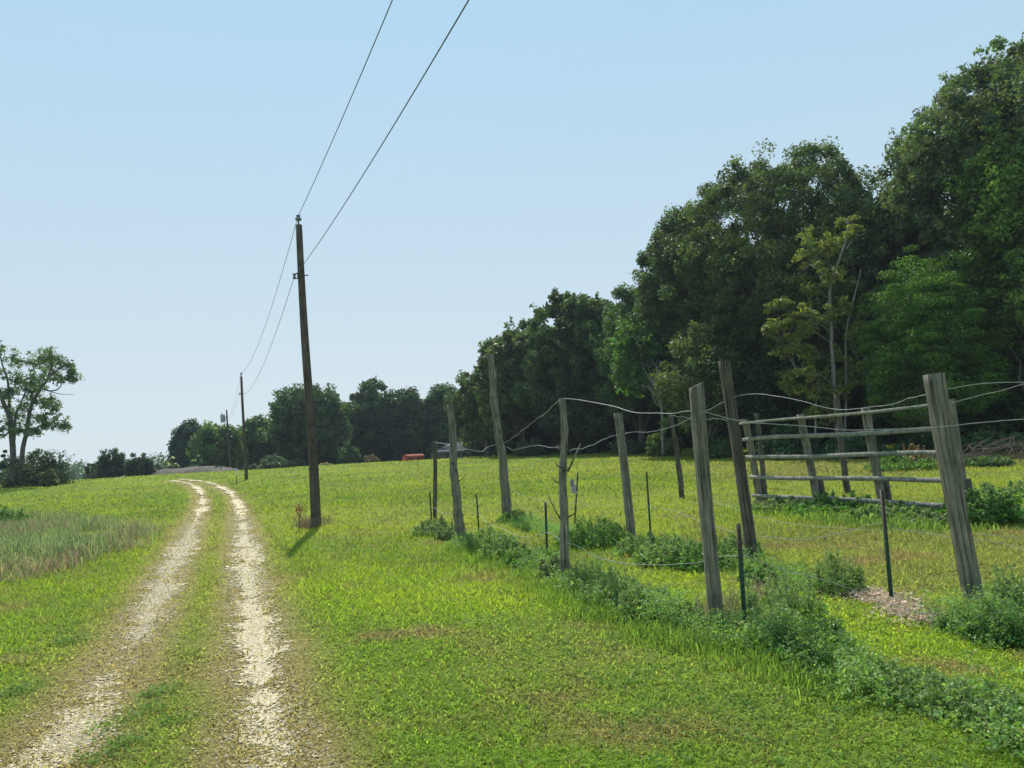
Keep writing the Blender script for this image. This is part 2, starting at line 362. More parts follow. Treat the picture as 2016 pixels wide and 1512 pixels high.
for (n, d0, d1, hs, ws, bend) in ((450000, 2.6, 13, (.024, .03), (.002, .0022), True), (290000, 7, 30, (.05, .05), (.006, .006), False), (220000, 23, 94, (.07, .06), (.018, .018), False)):
    x, y = scatter_view(n, d0, d1, g3)
    x = x+g3.normal(0, .02, n)
    tc_, dry, d = turf(x, y)
    cov = .35+.9*fbm(x, y, .35, 40)+.35*fbm(x, y, 1.4, 44)
    m = fbm(x, y, .45, 20)*.9+fbm(x, y, .09, 24)*.55+fbm(x, y, 2.2, 30)*.35
    prob = np.clip(cov-.25, 0, 1)*(1-.9*np.exp(-(d/.18)**4)*np.clip((m-.55)*3, .45, 1))
    prob *= 1-.45*np.exp(-((d-.3)/.3)**2)
    if bend: prob *= 1-sstep(7, 12, y)
    elif d0 < 20: prob *= sstep(7, 10.5, y)*(1-.8*sstep(22, 30, y))
    else: prob *= sstep(24, 30, y)
    ok = g3.random(n) < prob
    x, y, tc_, dry, d = x[ok], y[ok], tc_[ok], dry[ok], d[ok]; n = len(x)
    sc_ = np.clip(y/(9 if d0 == 7 else 26 if d0 == 23 else d0), .9, d1/d0)**.8
    hh = (hs[0]+hs[1]*g3.random(n)**1.6)*(1-.55*np.clip(dry, 0, 1))*(.6+.8*fbm(x, y, .5, 50))*(1 if bend else sc_**.25)*1.15
    ww = (ws[0]+ws[1]*g3.random(n))*sc_
    colr = tc_*(.65+.7*g3.random((n, 1)))*(1+.42*(1-sstep(5.5, 15, y))*(1-.8*np.clip(dry, 0, 1)))[:, None]; r_ = g3.random(n)  # near blades get a brighter tint to offset the shade between them
    br = r_ < .07+.12*np.clip(dry, 0, 1); colr[br] = np.array([.28, .22, .10])*(.6+.6*g3.random((br.sum(), 1)))
    V, T, c = blades(x, y, hh, ww, .3+1.3*g3.random(n), colr, g3, bend)
    VV.append(V); TT.append(T+nn); CC.append(c); nn += len(V)
o = mk('grass', np.vstack(VV), np.vstack(TT), M_grass, colr=np.vstack(CC)); meta(o, 'short mown grass covering the field', kind='stuff')

# ------------------------------------------------------------------ foliage
GAIN = 1.45
def leaves(C, Rr, n, size, colr, g, flat=1.0, droop=0, shell=.5, cvar=.25, up=.35, aspect=.5):
    """C (k,3) clump centres, Rr (k,) radii, n leaves each."""
    k = len(C); N = k*n
    D = g.normal(0, 1, (N, 3)); D /= np.linalg.norm(D, axis=1)[:, None]
    rr = g.random(N)**shell
    Rb = np.repeat(Rr, n)
    P = np.repeat(C, n, 0)+D*(rr*Rb)[:, None]*np.array([1, 1, flat])
    P[:, 2] -= droop*Rb*rr*rr*.5
    Nn = D*.6+g.normal(0, .8, (N, 3)); Nn[:, 2] += up
    Nn /= np.linalg.norm(Nn, axis=1)[:, None]
    A = np.cross(Nn, g.normal(0, 1, (N, 3))); A /= np.linalg.norm(A, axis=1)[:, None]+1e-9; B = np.cross(Nn, A)
    s = (size*(.55+.9*g.random(N)))[:, None]
    fold = Nn*s*.12
    V = np.stack([P-A*s, P-B*s*aspect+fold, P+A*s, P+B*s*aspect+fold], 1).reshape(-1, 3)
    Qf = np.arange(N*4).reshape(-1, 4)
    colr = colr*GAIN
    ck = colr*(1+cvar*(g.random((k, 1))-.5)*2)*(1+.25*(g.random((k, 3))-.5)*np.array([1, .3, .6]))
    c = np.repeat(ck, n, 0)*(.72+.56*g.random((N, 1)))
    return V, Qf, np.repeat(c, 4, 0)
def limb(mb, a, b, r0, r1, g, n=6, kink=.08, sides=6):
    a = np.array(a, float); b = np.array(b, float); L = np.linalg.norm(b-a)
    ts = np.linspace(0, 1, n); P = a+(b-a)*ts[:, None]; P[:, 2] += .12*L*np.sin(ts*math.pi)*(.5 if abs(b[2]-a[2]) > L*.6 else 1)
    P[1:-1] += g.normal(0, kink*L/n*1.6, (n-2, 3))
    mb.tube(P, r0+(r1-r0)*ts, sides, wob=.12, seed=int(g.integers(1e6)))
    return P
def tree(name, label, x, y, zt, w, zb=0.5, leaf=.2, colr=(.06, .1, .03), n=90, cr=.9, lobes=12, per=12, seed=0, cat='tree',
         group=None, trunk=.25, bark=None, flat=1, droop=0, lean=(0, 0), depth=None, gaps=0, mat=None, cvar=.42, tpath=None, layer=0, skin=9, pw=2.0, spray=9, aspect=.5):
    """w half width; zt top above ground; zb crown bottom above ground"""
    g = np.random.default_rng(1000+seed); z0 = h(x, y)
    root = empty(name, (x, y, z0), label, cat, group)
    depth = depth or w
    cz = (zt+zb)/2; hz = (zt-zb)/2
    # lobes over the crown envelope
    L = []; i = 0
    while len(L) < lobes:
        i += 1
        th = g.random()*6.283; ph = math.asin(g.random()*1.75-.75 if True else 0)
        rr = .62+.12*g.random(); c = math.cos(ph)
        wz = 1.0 if ph > 0 else .98
        p = np.array([math.cos(th)*c*w*rr*wz, math.sin(th)*c*depth*rr*wz, cz+math.sin(ph)*hz*rr])
        lr = min(w, hz)*(.36+.14*g.random())
        if any(np.linalg.norm((p-q)/np.array([w, depth, hz])) < .28*(12/lobes)**.4 for q, _ in L) and i < 400: continue
        L.append((p, lr))
    L.append((np.array([0, 0, cz]), min(w, hz)*.5)); L.append((np.array([0, 0, cz+hz*.45]), min(w, hz)*.45))
    L.append((np.array([0, 0, cz-hz*.45]), min(w, hz)*.42))
    Cc = []; Rr = []
    for p, lr in L:
        for k in range(per):
            D = g.normal(0, 1, 3); D[2] = D[2]*.9+.25; D /= np.linalg.norm(D)
            q = p+D*lr*(.55+.6*g.random()); q[2] = max(q[2], zb*.8+.2)
            if gaps and vn(np.array([q[0]+seed*7]), np.array([q[2]]), cr*2.2, 60)[0] < gaps: continue
            Cc.append(q); Rr.append(cr*(.5+.75*g.random()))
    for k in range(int(skin*lobes)):
        D = g.normal(0, 1, 3); D /= np.linalg.norm(D); D = np.sign(D)*np.abs(D)**(2/pw); 
        if D[2] < -.75: continue
        rr = .72+.3*vn(np.array([D[0]*3+seed]), np.array([D[2]*3+D[1]*2]), .8, 61)[0]
        q = np.array([D[0]*w*rr, D[1]*depth*rr, max(cz+D[2]*hz*rr, zb*.8+.2)])
        if gaps and vn(np.array([q[0]+seed*7]), np.array([q[2]]), cr*2.2, 60)[0] < gaps: continue
        Cc.append(q); Rr.append(cr*(.45+.6*g.random()))
    tw = []; Sp = []
    for k in range(spray):                    # shoots that break the outline
        D = g.normal(0, 1, 3); D[2] = abs(D[2])*.8+.1; D /= np.linalg.norm(D)
        a = np.array([D[0]*w*.85, D[1]*depth*.85, cz+D[2]*hz*.85]); D2 = D+np.array([0, 0, .15]); L_ = cr*(1.0+1.3*g.random()); tw.append((a, a+D2*L_))
        for j in range(9): Sp.append(a+D2*L_*(j/8)+g.normal(0, .2, 3)*cr)
    Cc = np.array(Cc); Rr = np.array(Rr)
    if layer: Cc[:, 2] = np.round(Cc[:, 2]/layer)*layer+g.normal(0, layer*.36, len(Cc))+layer*.5*np.sin(Cc[:, 0]*.9+seed)-.1*np.hypot(Cc[:, 0], Cc[:, 1])
    Cc[:, 2] = np.maximum(Cc[:, 2], .2)
    Cc[:, 0] += lean[0]*Cc[:, 2]; Cc[:, 1] += lean[1]*Cc[:, 2]
    V, Qf, c = leaves(Cc, Rr, n, leaf, np.array(colr), g, flat, droop, cvar=cvar, aspect=aspect)
    if Sp and not layer:
        V2, Q2, c2 = leaves(np.array(Sp), np.full(len(Sp), cr*.4), 9, leaf, np.array(colr)*1.1, g, 1, cvar=cvar, aspect=aspect)
        Q2 = Q2+len(V); V = np.vstack([V, V2]); Qf = np.vstack([Qf, Q2]); c = np.vstack([c, c2])
    mk('crown', V, Qf, mat or M_leaf, root, colr=c)
    mb = MB(); top = np.array([lean[0]*zt*.8, lean[1]*zt*.8, zt*.82])
    P = limb(mb, (0, 0, -.2), top, trunk, trunk*.2, g, 10, .05, 9)
    if tpath:
        tp_ = np.array([tuple(pt(u_, v_, y+dy_)) for u_, v_, dy_ in tpath])-np.array([x, y, z0]); n_ = len(tp_); ts_ = np.linspace(0, n_-1, n_*4)
        tp_ = np.stack([np.interp(ts_, range(n_), tp_[:, i]) for i in range(3)], 1)
        for _ in range(3): tp_[1:-1] = (tp_[:-2]+2*tp_[1:-1]+tp_[2:])/4
        mb = MB(); mb.tube(tp_, np.linspace(trunk, trunk*.35, len(tp_)), 8, wob=.12, seed=seed); P = tp_[np.linspace(0, len(tp_)-1, 10).astype(int)]
    if not (lean[0] or lean[1] or layer):
        for a_, b_ in tw: limb(mb, a_-(b_-a_)*1.2, b_, trunk*.12, .008, g, 5, .08, 4)
    for p, lr in L[:lobes]:
        k = int(np.clip((p[2]/zt-.28)*10, 1, 8)); b = p.copy(); b[0] += lean[0]*p[2]; b[1] += lean[1]*p[2]
        Q_ = limb(mb, P[k], b, trunk*.42*(1-k*.07), trunk*.1, g, 6, .14)
        for _ in range(3):
            e = Q_[3]+np.clip(g.normal(0, 1, 3), -1, 1)*lr*.6; e[2] = max(e[2], .5); limb(mb, Q_[3], e, trunk*.14, trunk*.04, g, 4, .15, 5)
    mb.build('trunk', bark or M_bark, root, smooth=True)
    return root
def place(u, v, Yd):      # world x, y and height above the ground of a point
    p = pt(u, v, Yd); return p.x, p.y, p.z-h(p.x, p.y)
def ptree(name, label, u, vtop, hw, Yd, **k):
    vtop -= 10
    x, y, zt = place(u, vtop, Yd)
    base = pt(u, 880, Yd)
    return tree(name, label, base.x, Yd, zt, hw*Yd/F*1.0, **k)
GRP = 'trees along the edge of the wood'
oak = dict(leaf=.105, colr=(.07, .095, .035), n=150, cr=.7, lobes=32, per=18, trunk=.36, group=GRP)
ptree('tree', 'tall ragged pale green oak at the right edge, highest crown of all', 2085, 112, 245, 42, skin=12, spray=90, seed=1, zb=6.5, **{**oak, 'colr': (.085, .115, .06), 'leaf': .13, 'gaps': .24})
ptree('tree', 'slim grey green oak between the ragged tall oak and the big domed one', 1828, 345, 78, 47, spray=24, seed=2, zb=2, **{**oak, 'colr': (.08, .105, .055), 'gaps': .27, 'lobes': 16})
ptree('tree', 'broad dark oak with the biggest dome shaped crown', 1565, 330, 226, 54, pw=2.6, skin=17, seed=3, zb=4, **{**oak, 'lobes': 40, 'n': 130})
ptree('tree', 'dark oak on the left shoulder of the big domed oak', 1375, 405, 105, 57, seed=4, zb=1, **{**oak, 'colr': (.06, .09, .035)})
ptree('tree', 'narrow green tree left of the domed oak, in front of a sky gap', 1265, 560, 75, 66, seed=5, zb=1, **{**oak, 'colr': (.06, .105, .035), 'lobes': 14})
ptree('tree', 'round dark oak with sky showing through its top, mid way along the wood', 1150, 590, 125, 74, seed=6, zb=2.5, **{**oak, 'leaf': .19, 'colr': (.055, .085, .03), 'gaps': .22})
ptree('tree', 'dark oak sloping down left of the round oak behind the tall leaning post', 1030, 650, 85, 80, seed=7, zb=1, **{**oak, 'leaf': .2, 'n': 90})
ptree('tree', 'low crowned dark tree rising over the grey house roof', 960, 745, 68, 86, seed=8, zb=1.5, **{**oak, 'leaf': .2, 'n': 90, 'lobes': 16})
far = dict(spray=0, leaf=.22, n=75, cr=.95, lobes=16, per=13, trunk=.25, group='trees beyond the far side of the field', zb=.4)
ptree('tree', 'feathery topped tree just left of the grey house', 880, 762, 45, 118, seed=9, **{**far, 'colr': (.05, .085, .04)})
ptree('tree', 'dark narrow tree behind the red shed', 806, 775, 36, 116, seed=10, **{**far, 'colr': (.04, .065, .03)})
ptree('tree', 'flat topped dark tree with a sky gap under its left branches', 735, 758, 62, 118, seed=11, **{**far, 'colr': (.045, .07, .03), 'zb': 1.5})
ptree('tree', 'rounded green tree behind the nearest utility pole', 612, 770, 82, 106, seed=12, **{**far, 'colr': (.05, .082, .03), 'lobes': 24})
ptree('tree', 'spiky topped green tree behind the middle utility pole', 505, 832, 38, 112, seed=13, **{**far, 'colr': (.06, .1, .04)})
ptree('tree', 'bushy olive green tree around the foot of the transformer pole', 428, 848, 42, 104, seed=14, **{**far, 'colr': (.085, .125, .045)})
ptree('tree', 'dark blue green tree at the left end of the row, left of the olive tree', 374, 838, 32, 122, seed=15, **{**far, 'colr': (.03, .055, .035)})
# rear rank that closes the wood
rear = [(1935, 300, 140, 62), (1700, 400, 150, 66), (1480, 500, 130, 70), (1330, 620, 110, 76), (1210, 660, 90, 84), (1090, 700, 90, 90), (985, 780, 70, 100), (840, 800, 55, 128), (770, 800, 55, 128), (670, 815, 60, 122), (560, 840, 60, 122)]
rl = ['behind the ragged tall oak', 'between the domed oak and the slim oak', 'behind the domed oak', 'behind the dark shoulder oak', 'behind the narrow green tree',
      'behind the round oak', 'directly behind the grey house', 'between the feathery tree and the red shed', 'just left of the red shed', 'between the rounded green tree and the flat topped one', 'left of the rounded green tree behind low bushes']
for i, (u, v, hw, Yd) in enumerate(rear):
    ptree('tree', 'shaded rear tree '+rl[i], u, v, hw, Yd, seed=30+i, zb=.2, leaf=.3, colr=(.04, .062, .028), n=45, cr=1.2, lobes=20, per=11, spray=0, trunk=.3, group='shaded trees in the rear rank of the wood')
# front rank: lighter understorey trees
# open trees whose limbs and leaf masses are measured one by one
def open_tree(name, label, Yd, base, paths, spots, leaf, colr, seed, cn=11, n=34, cr=(.2, .35), bark=None, dep=.05, flat=.5, twig=.045, group=None, sx=1):
    g = np.random.default_rng(seed); b0 = pt(base[0], base[1], Yd); z0 = h(b0.x, Yd)
    root = empty(name, (b0.x, Yd, z0), label, 'tree', group); mpp = Yd/F
    def q(u, v, dy=0): p = pt(u, v, Yd+dy); return np.array([p.x-b0.x, p.y-Yd, p.z-z0])
    mb = MB(); allp = []
    for pts, r0, r1 in paths:
        P = np.array([q(*a) for a in pts]); m = len(P)
        ts = np.linspace(0, m-1, m*4); PP = np.stack([np.interp(ts, range(m), P[:, i]) for i in range(3)], 1); PP[1:-1] += g.normal(0, r1*.8+.02, (len(PP)-2, 3))
        for _ in range(2): PP[1:-1] = (PP[:-2]+2*PP[1:-1]+PP[2:])/4
        mb.tube(PP, np.linspace(r0, r1, len(PP)), 8, wob=.15, seed=int(g.integers(999))); allp.append(PP[len(PP)//4:])
    allp = np.vstack(allp); C = []; Rr = []
    for u, v, r in spots:
        dy = g.normal(0, r*mpp*1.6); c0 = q(u, v, dy); dd = np.linalg.norm(allp-c0, axis=1)+np.maximum(0, allp[:, 2]-c0[2]+.2)*3; a = allp[int(np.argmin(dd))]
        P = limb(mb, a, c0, twig, twig*.3, g, 6, .14, 5)
        for k in range(cn):
            c = c0+np.array([g.normal(0, r*.62*mpp*sx), g.normal(0, r*.62*mpp), g.normal(0, r*.48*mpp)]); C.append(c); Rr.append(cr[0]+cr[1]*g.random())
            if k % 2 == 0: limb(mb, P[3], c, twig*.35, twig*.12, g, 4, .16, 4)
    mb.build('trunk', bark or M_bark, root, smooth=True)
    V, Qf, c = leaves(np.array(C), np.array(Rr), n, leaf, np.array(colr), g, flat, .3, cvar=.35)
    mk('crown', V, Qf, M_leaf, root, colr=c)
open_tree('locust_tree', 'tall open twin trunked tree standing alone at the left edge', 68, (35, 945), [
    ([(28, 955), (26, 890), (24, 850), (12, 800), (0, 770), (-20, 740), (-35, 700)], .27, .09), ([(38, 955), (44, 890), (55, 830), (64, 790), (80, 765), (95, 745), (102, 720), (98, 700)], .22, .06),
    ([(20, 835), (18, 790), (16, 750), (5, 715), (-3, 690)], .14, .04), ([(26, 880), (30, 820), (38, 800), (50, 770), (60, 750)], .13, .04), ([(64, 790), (60, 760), (68, 730), (62, 710)], .1, .03),
    ([(80, 765), (100, 770), (115, 768), (125, 750), (128, 740)], .08, .025), ([(100, 772), (120, 776), (148, 777)], .04, .012), ([(95, 745), (115, 725), (135, 718)], .08, .025),
    ([(60, 845), (85, 838), (115, 825), (128, 830)], .08, .025), ([(24, 845), (8, 860), (-10, 850), (-30, 835)], .1, .03)],
    [(0,690,22),(-15,720,24),(10,735,20),(28,705,14),(80,700,16),(100,703,18),(120,710,14),(135,722,12),(62,745,18),(75,735,16),(50,760,15),(105,730,14),(142,735,8),
     (70,760,15),(95,790,17),(108,800,12),(80,790,14),(60,780,12),(35,750,9),(5,775,14),(-10,800,22),(28,815,14),(60,820,16),(85,820,13),(115,830,13),(128,838,8),(70,850,8),(30,835,12),(5,840,14),(-15,850,20),(45,800,13),(90,715,12),(65,715,12),(140,745,8),(20,770,8),(42,845,8),(90,835,8),(110,745,9)],
    .1, (.08, .115, .045), 77, flat=.8, n=30, cn=13)
open_tree('tree', 'yellow green sapling tree with pale bent trunk before the domed oak', 42, (1650, 900), [
    ([(1652, 905), (1646, 800), (1639, 700), (1635, 611), (1638, 545), (1655, 505), (1666, 474), (1668, 430)], .13, .05), ([(1662, 870), (1667, 760), (1664, 660), (1680, 590), (1695, 531)], .07, .03),
    ([(1666, 490), (1682, 468), (1700, 460)], .04, .015), ([(1638, 640), (1600, 625), (1550, 610)], .05, .02), ([(1640, 560), (1610, 530), (1590, 500)], .05, .02), ([(1642, 760), (1610, 735), (1570, 730)], .04, .02), ([(1604, 890), (1606, 800), (1612, 740)], .07, .03)],
    [(1600,470,20),(1580,500,22),(1620,500,22),(1575,540,22),(1610,545,24),(1645,540,16),(1640,478,14),(1662,437,12),(1682,452,12),(1590,575,18),(1520,608,20),(1540,598,14),(1560,625,24),(1595,612,22),(1600,640,24),(1530,645,18),
     (1640,620,18),(1660,600,12),(1570,655,18),(1510,650,10),(1550,745,16),(1580,735,18),(1610,700,22),(1640,735,22),(1660,760,20),(1690,722,18),(1600,775,16),(1560,760,14),(1640,790,18),(1680,745,14),(1620,760,20),(1650,700,18),(1545,690,14),(1580,690,16),(1700,690,14),(1690,650,14),(1630,820,14),(1600,810,12)],
    .095, (.13, .15, .04), 50, cn=9, n=36, cr=(.18, .3), bark=M_palebark, flat=.6, twig=.03, group=GRP)
ptree('locust_tree', 'feathery bright green locust tree left of the big right post', 1840, 525, 118, 40, layer=1.25, seed=51, zb=.6, leaf=.065, colr=(.07, .13, .025), n=230, cr=.95, lobes=26, per=11, trunk=.14, bark=M_palebark, group=GRP, flat=.38, droop=.4, gaps=.2, aspect=.42)
ptree('tree', 'leafy green tree cut off by the right edge under the tall oak', 2060, 250, 115, 38, seed=52, zb=3.5, leaf=.12, colr=(.095, .15, .035), n=120, cr=.75, lobes=20, per=12, trunk=.2, group=GRP, flat=.7)
ptree('tree', 'low olive green tree with drooping boughs left of the tallest square post', 1390, 640, 80, 50, skin=4, gaps=.36, seed=53, zb=.3, leaf=.12, colr=(.085, .11, .04), n=80, cr=.7, lobes=20, per=10, trunk=.14, bark=M_palebark, group=GRP)
ptree('tree', 'slender pale trunked green tree left of the low olive tree', 1272, 640, 50, 56, tpath=[(1306, 895, -3), (1304, 800, -3), (1298, 760, -3), (1292, 720, -2)], seed=54, zb=4, leaf=.14, colr=(.07, .125, .035), n=80, cr=.75, lobes=12, per=9, trunk=.13, bark=M_palebark, group=GRP)
ptree('tree', 'dark green understorey tree at the right edge behind the big post', 1975, 640, 85, 42, seed=56, zb=.3, leaf=.12, colr=(.05, .095, .03), n=110, cr=.8, lobes=18, per=10, trunk=.12, group=GRP, flat=.6)
ptree('tree', 'dark understorey tree under the middle of the domed oak', 1500, 660, 95, 52, seed=57, zb=.3, leaf=.16, colr=(.045, .08, .028), n=80, cr=.85, lobes=18, per=10, trunk=.14, group=GRP)
ptree('tree', 'shaded understorey tree under the round oak', 1170, 740, 90, 72, seed=58, zb=.3, leaf=.2, colr=(.04, .065, .028), n=60, cr=.95, lobes=16, per=9, trunk=.14, group=GRP)
ptree('tree', 'grey green hanging crown just right of the domed oak top', 1720, 400, 75, 48, seed=59, zb=5, leaf=.15, colr=(.085, .115, .045), n=90, cr=.7, lobes=14, per=10, trunk=.14, bark=M_palebark, group=GRP, gaps=.25)

def shrub(name, label, x, y, w, ht, colr, seed, leaf=.1, n=60, cr=None, lobes=9, per=9, cat='shrub', group=None, flat=.8, flowers=None, mat=None):
    g = np.random.default_rng(5000+seed); z0 = h(x, y); root = empty(name, (x, y, z0), label, cat, group)
    cr = cr or w*.28; C = []; Rr = []
    for _ in range(lobes*per):
        th = g.random()*6.283; r = w*math.sqrt(g.random())*.85; zz = ht*(.15+.75*g.random())*math.sqrt(max(.05, 1-(r/w)**2))*(.8+.35*math.sin(th*3+seed))
        C.append((math.cos(th)*r, math.sin(th)*r, zz)); Rr.append(cr*(.5+.7*g.random()))
    V, Qf, c = leaves(np.array(C), np.array(Rr), n, leaf, np.array(colr), g, flat)
    V[:, 2] = np.maximum(V[:, 2], -.05)
    mk('foliage', V, Qf, mat or M_leaf, root, colr=c)
    mb = MB()
    for _ in range(9):
        a = g.random()*6.283; rr = w*.6*g.random(); limb(mb, (g.normal(0, w*.1), g.normal(0, w*.1), -.05), (math.cos(a)*rr, math.sin(a)*rr, ht*.7), max(.012, w*.02), .006, g, 4, .1, 5)
    mb.build('stem', M_bark, root)
    if flowers:
        C2 = [c_ for c_ in C if c_[2] > ht*.35]
        V, Qf, c = leaves(np.array(C2)*np.array([1.02, 1.02, 1.08]), np.full(len(C2), cr*.5), 10, leaf*1.3, np.array(flowers), g, .6)
        mk('flower', V, Qf, M_weed, root, colr=c)
    return root
def pshrub(name, label, u, vtop, hw, Yd, colr, seed, **k):
    x, y, zt = place(u, vtop, Yd); return shrub(name, label, pt(u, 930, Yd).x, Yd, hw*Yd/F, zt, colr, seed, **k)
DK = (.035, .055, .032)
FG = 'bushes along the far edge of the field'
pshrub('shrub', 'wide dark bush under the lone twin trunked tree', 75, 878, 66, 70, (.04, .06, .035), 1, leaf=.12, n=70, lobes=12, group=FG)
pshrub('shrub', 'dark bush at the left edge beside the twin trunks', 5, 885, 26, 72, (.04, .06, .035), 21, leaf=.12, group=FG)
pshrub('shrub', 'low olive scrub right of the twin trunks', 95, 918, 18, 66, (.09, .1, .05), 22, leaf=.1, group=FG)
pshrub('shrub', 'left one of the two big round dark bushes by the far fence', 222, 884, 32, 96, DK, 2, leaf=.16, group=FG, lobes=14)
pshrub('shrub', 'right one of the two big round dark bushes by the far fence', 277, 886, 29, 94, DK, 3, leaf=.16, group=FG, lobes=14)
pshrub('shrub', 'small olive bush left of the two big round bushes', 182, 910, 14, 100, (.08, .1, .05), 4, leaf=.16, group=FG)
pshrub('shrub', 'low dark bush between the round bush and the soil bank', 311, 914, 12, 112, (.05, .08, .045), 5, leaf=.16, group=FG)
pshrub('flowering_shrub', 'small cream flowered shrub at the left, above the soil bank', 338, 902, 14, 100, (.07, .11, .05), 6, leaf=.14, group='cream flowered shrubs on the bank', flowers=(.62, .6, .42))
pshrub('flowering_shrub', 'larger cream flowered shrub in front of the olive tree', 388, 897, 21, 99.5, (.06, .1, .04), 7, leaf=.14, group='cream flowered shrubs on the bank', flowers=(.62, .6, .42))
pshrub('shrub', 'grey green bush right of the middle utility pole', 535, 897, 28, 94, (.09, .12, .08), 8, leaf=.14, group=FG)
pshrub('shrub', 'dark low bush left of the nearest utility pole', 582, 903, 22, 96, (.06, .09, .06), 9, leaf=.14, group=FG)
pshrub('shrub', 'low dark bush directly behind the middle utility pole', 497, 915, 18, 96, (.05, .075, .045), 10, leaf=.14, group=FG)
pshrub('shrub', 'reddish twiggy bush left of the red shed', 733, 893, 16, 97, (.14, .11, .085), 11, leaf=.12, n=22, group=FG)
pshrub('shrub', 'small dry tan bush right of the nearest utility pole', 640, 913, 14, 94, (.2, .15, .12), 12, leaf=.1, n=25, group=FG)
pshrub('shrub', 'green bush with low boughs left of the reddish twiggy bush', 688, 872, 24, 98, (.055, .085, .035), 13, leaf=.16, n=60, group=FG)
# understory at the wood's edge
EG = 'bushes at the foot of the wood'
for i, (u, v, hw, Yd, c, lab) in enumerate([
    (1405, 850, 40, 48, (.06, .1, .035), 'dark green bush seen between the two big left posts'), (1310, 845, 35, 56, (.10, .15, .05), 'light green bush behind the thin rear post'),
    (1240, 860, 32, 64, (.06, .09, .04), 'low bush behind the middle square post'), (1560, 840, 70, 43, (.04, .07, .03), 'dark undergrowth behind the left half of the board fence'),
    (1765, 888, 30, 31, (.11, .17, .05), 'bright low bush seen between boards in the right half of the fence'), (1690, 850, 60, 40, (.04, .075, .03), 'dark undergrowth behind the middle of the board fence'),
    (1830, 830, 55, 40, (.045, .08, .03), 'dark undergrowth left of the biggest right post'), (1950, 850, 70, 37, (.045, .08, .03), 'dark undergrowth right of the biggest right post'),
    (1050, 868, 38, 76, (.06, .09, .035), 'low green bush right of the grey house'), (1150, 868, 40, 72, (.05, .075, .03), 'dark low bush behind the gnarled post'), (1945, 905, 45, 29, (.07, .11, .045), 'low green scrub in front of the brush pile')]):
    pshrub('shrub', lab, u, v, hw, Yd, c, 40+i, leaf=.13 if Yd > 35 else .09, n=55, group=EG, lobes=11)

# the dim thicket inside the wood
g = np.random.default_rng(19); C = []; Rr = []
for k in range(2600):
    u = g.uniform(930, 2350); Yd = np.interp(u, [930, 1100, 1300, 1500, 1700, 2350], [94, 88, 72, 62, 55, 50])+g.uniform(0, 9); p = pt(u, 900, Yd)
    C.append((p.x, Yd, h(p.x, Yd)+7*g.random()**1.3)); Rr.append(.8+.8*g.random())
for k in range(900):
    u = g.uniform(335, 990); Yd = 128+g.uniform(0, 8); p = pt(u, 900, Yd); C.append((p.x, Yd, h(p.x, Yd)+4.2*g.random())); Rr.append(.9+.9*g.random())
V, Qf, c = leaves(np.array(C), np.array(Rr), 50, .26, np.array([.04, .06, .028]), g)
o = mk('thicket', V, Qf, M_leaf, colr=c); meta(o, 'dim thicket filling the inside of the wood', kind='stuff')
# distant woods on the horizon
g = np.random.default_rng(9); C = []; Rr = []
for k in range(1500):
    x = g.uniform(-420, 330); y = 300+g.uniform(-15, 25); top = 8+5*vn(np.array([x]), np.array([0.]), 26, 70)[0]+2.2*vn(np.array([x]), np.array([0.]), 7, 71)[0]
    top *= .6
    C.append((x, y, h(x, y)+top*g.random()**.6)); Rr.append(1.6+1.6*g.random())
V, Qf, c = leaves(np.array(C), np.array(Rr), 34, .75, np.array([.06, .095, .04]), g)
o = mk('distant_woods', V, Qf, M_leaf, colr=c); meta(o, 'faint low line of distant woods on the horizon', kind='stuff')

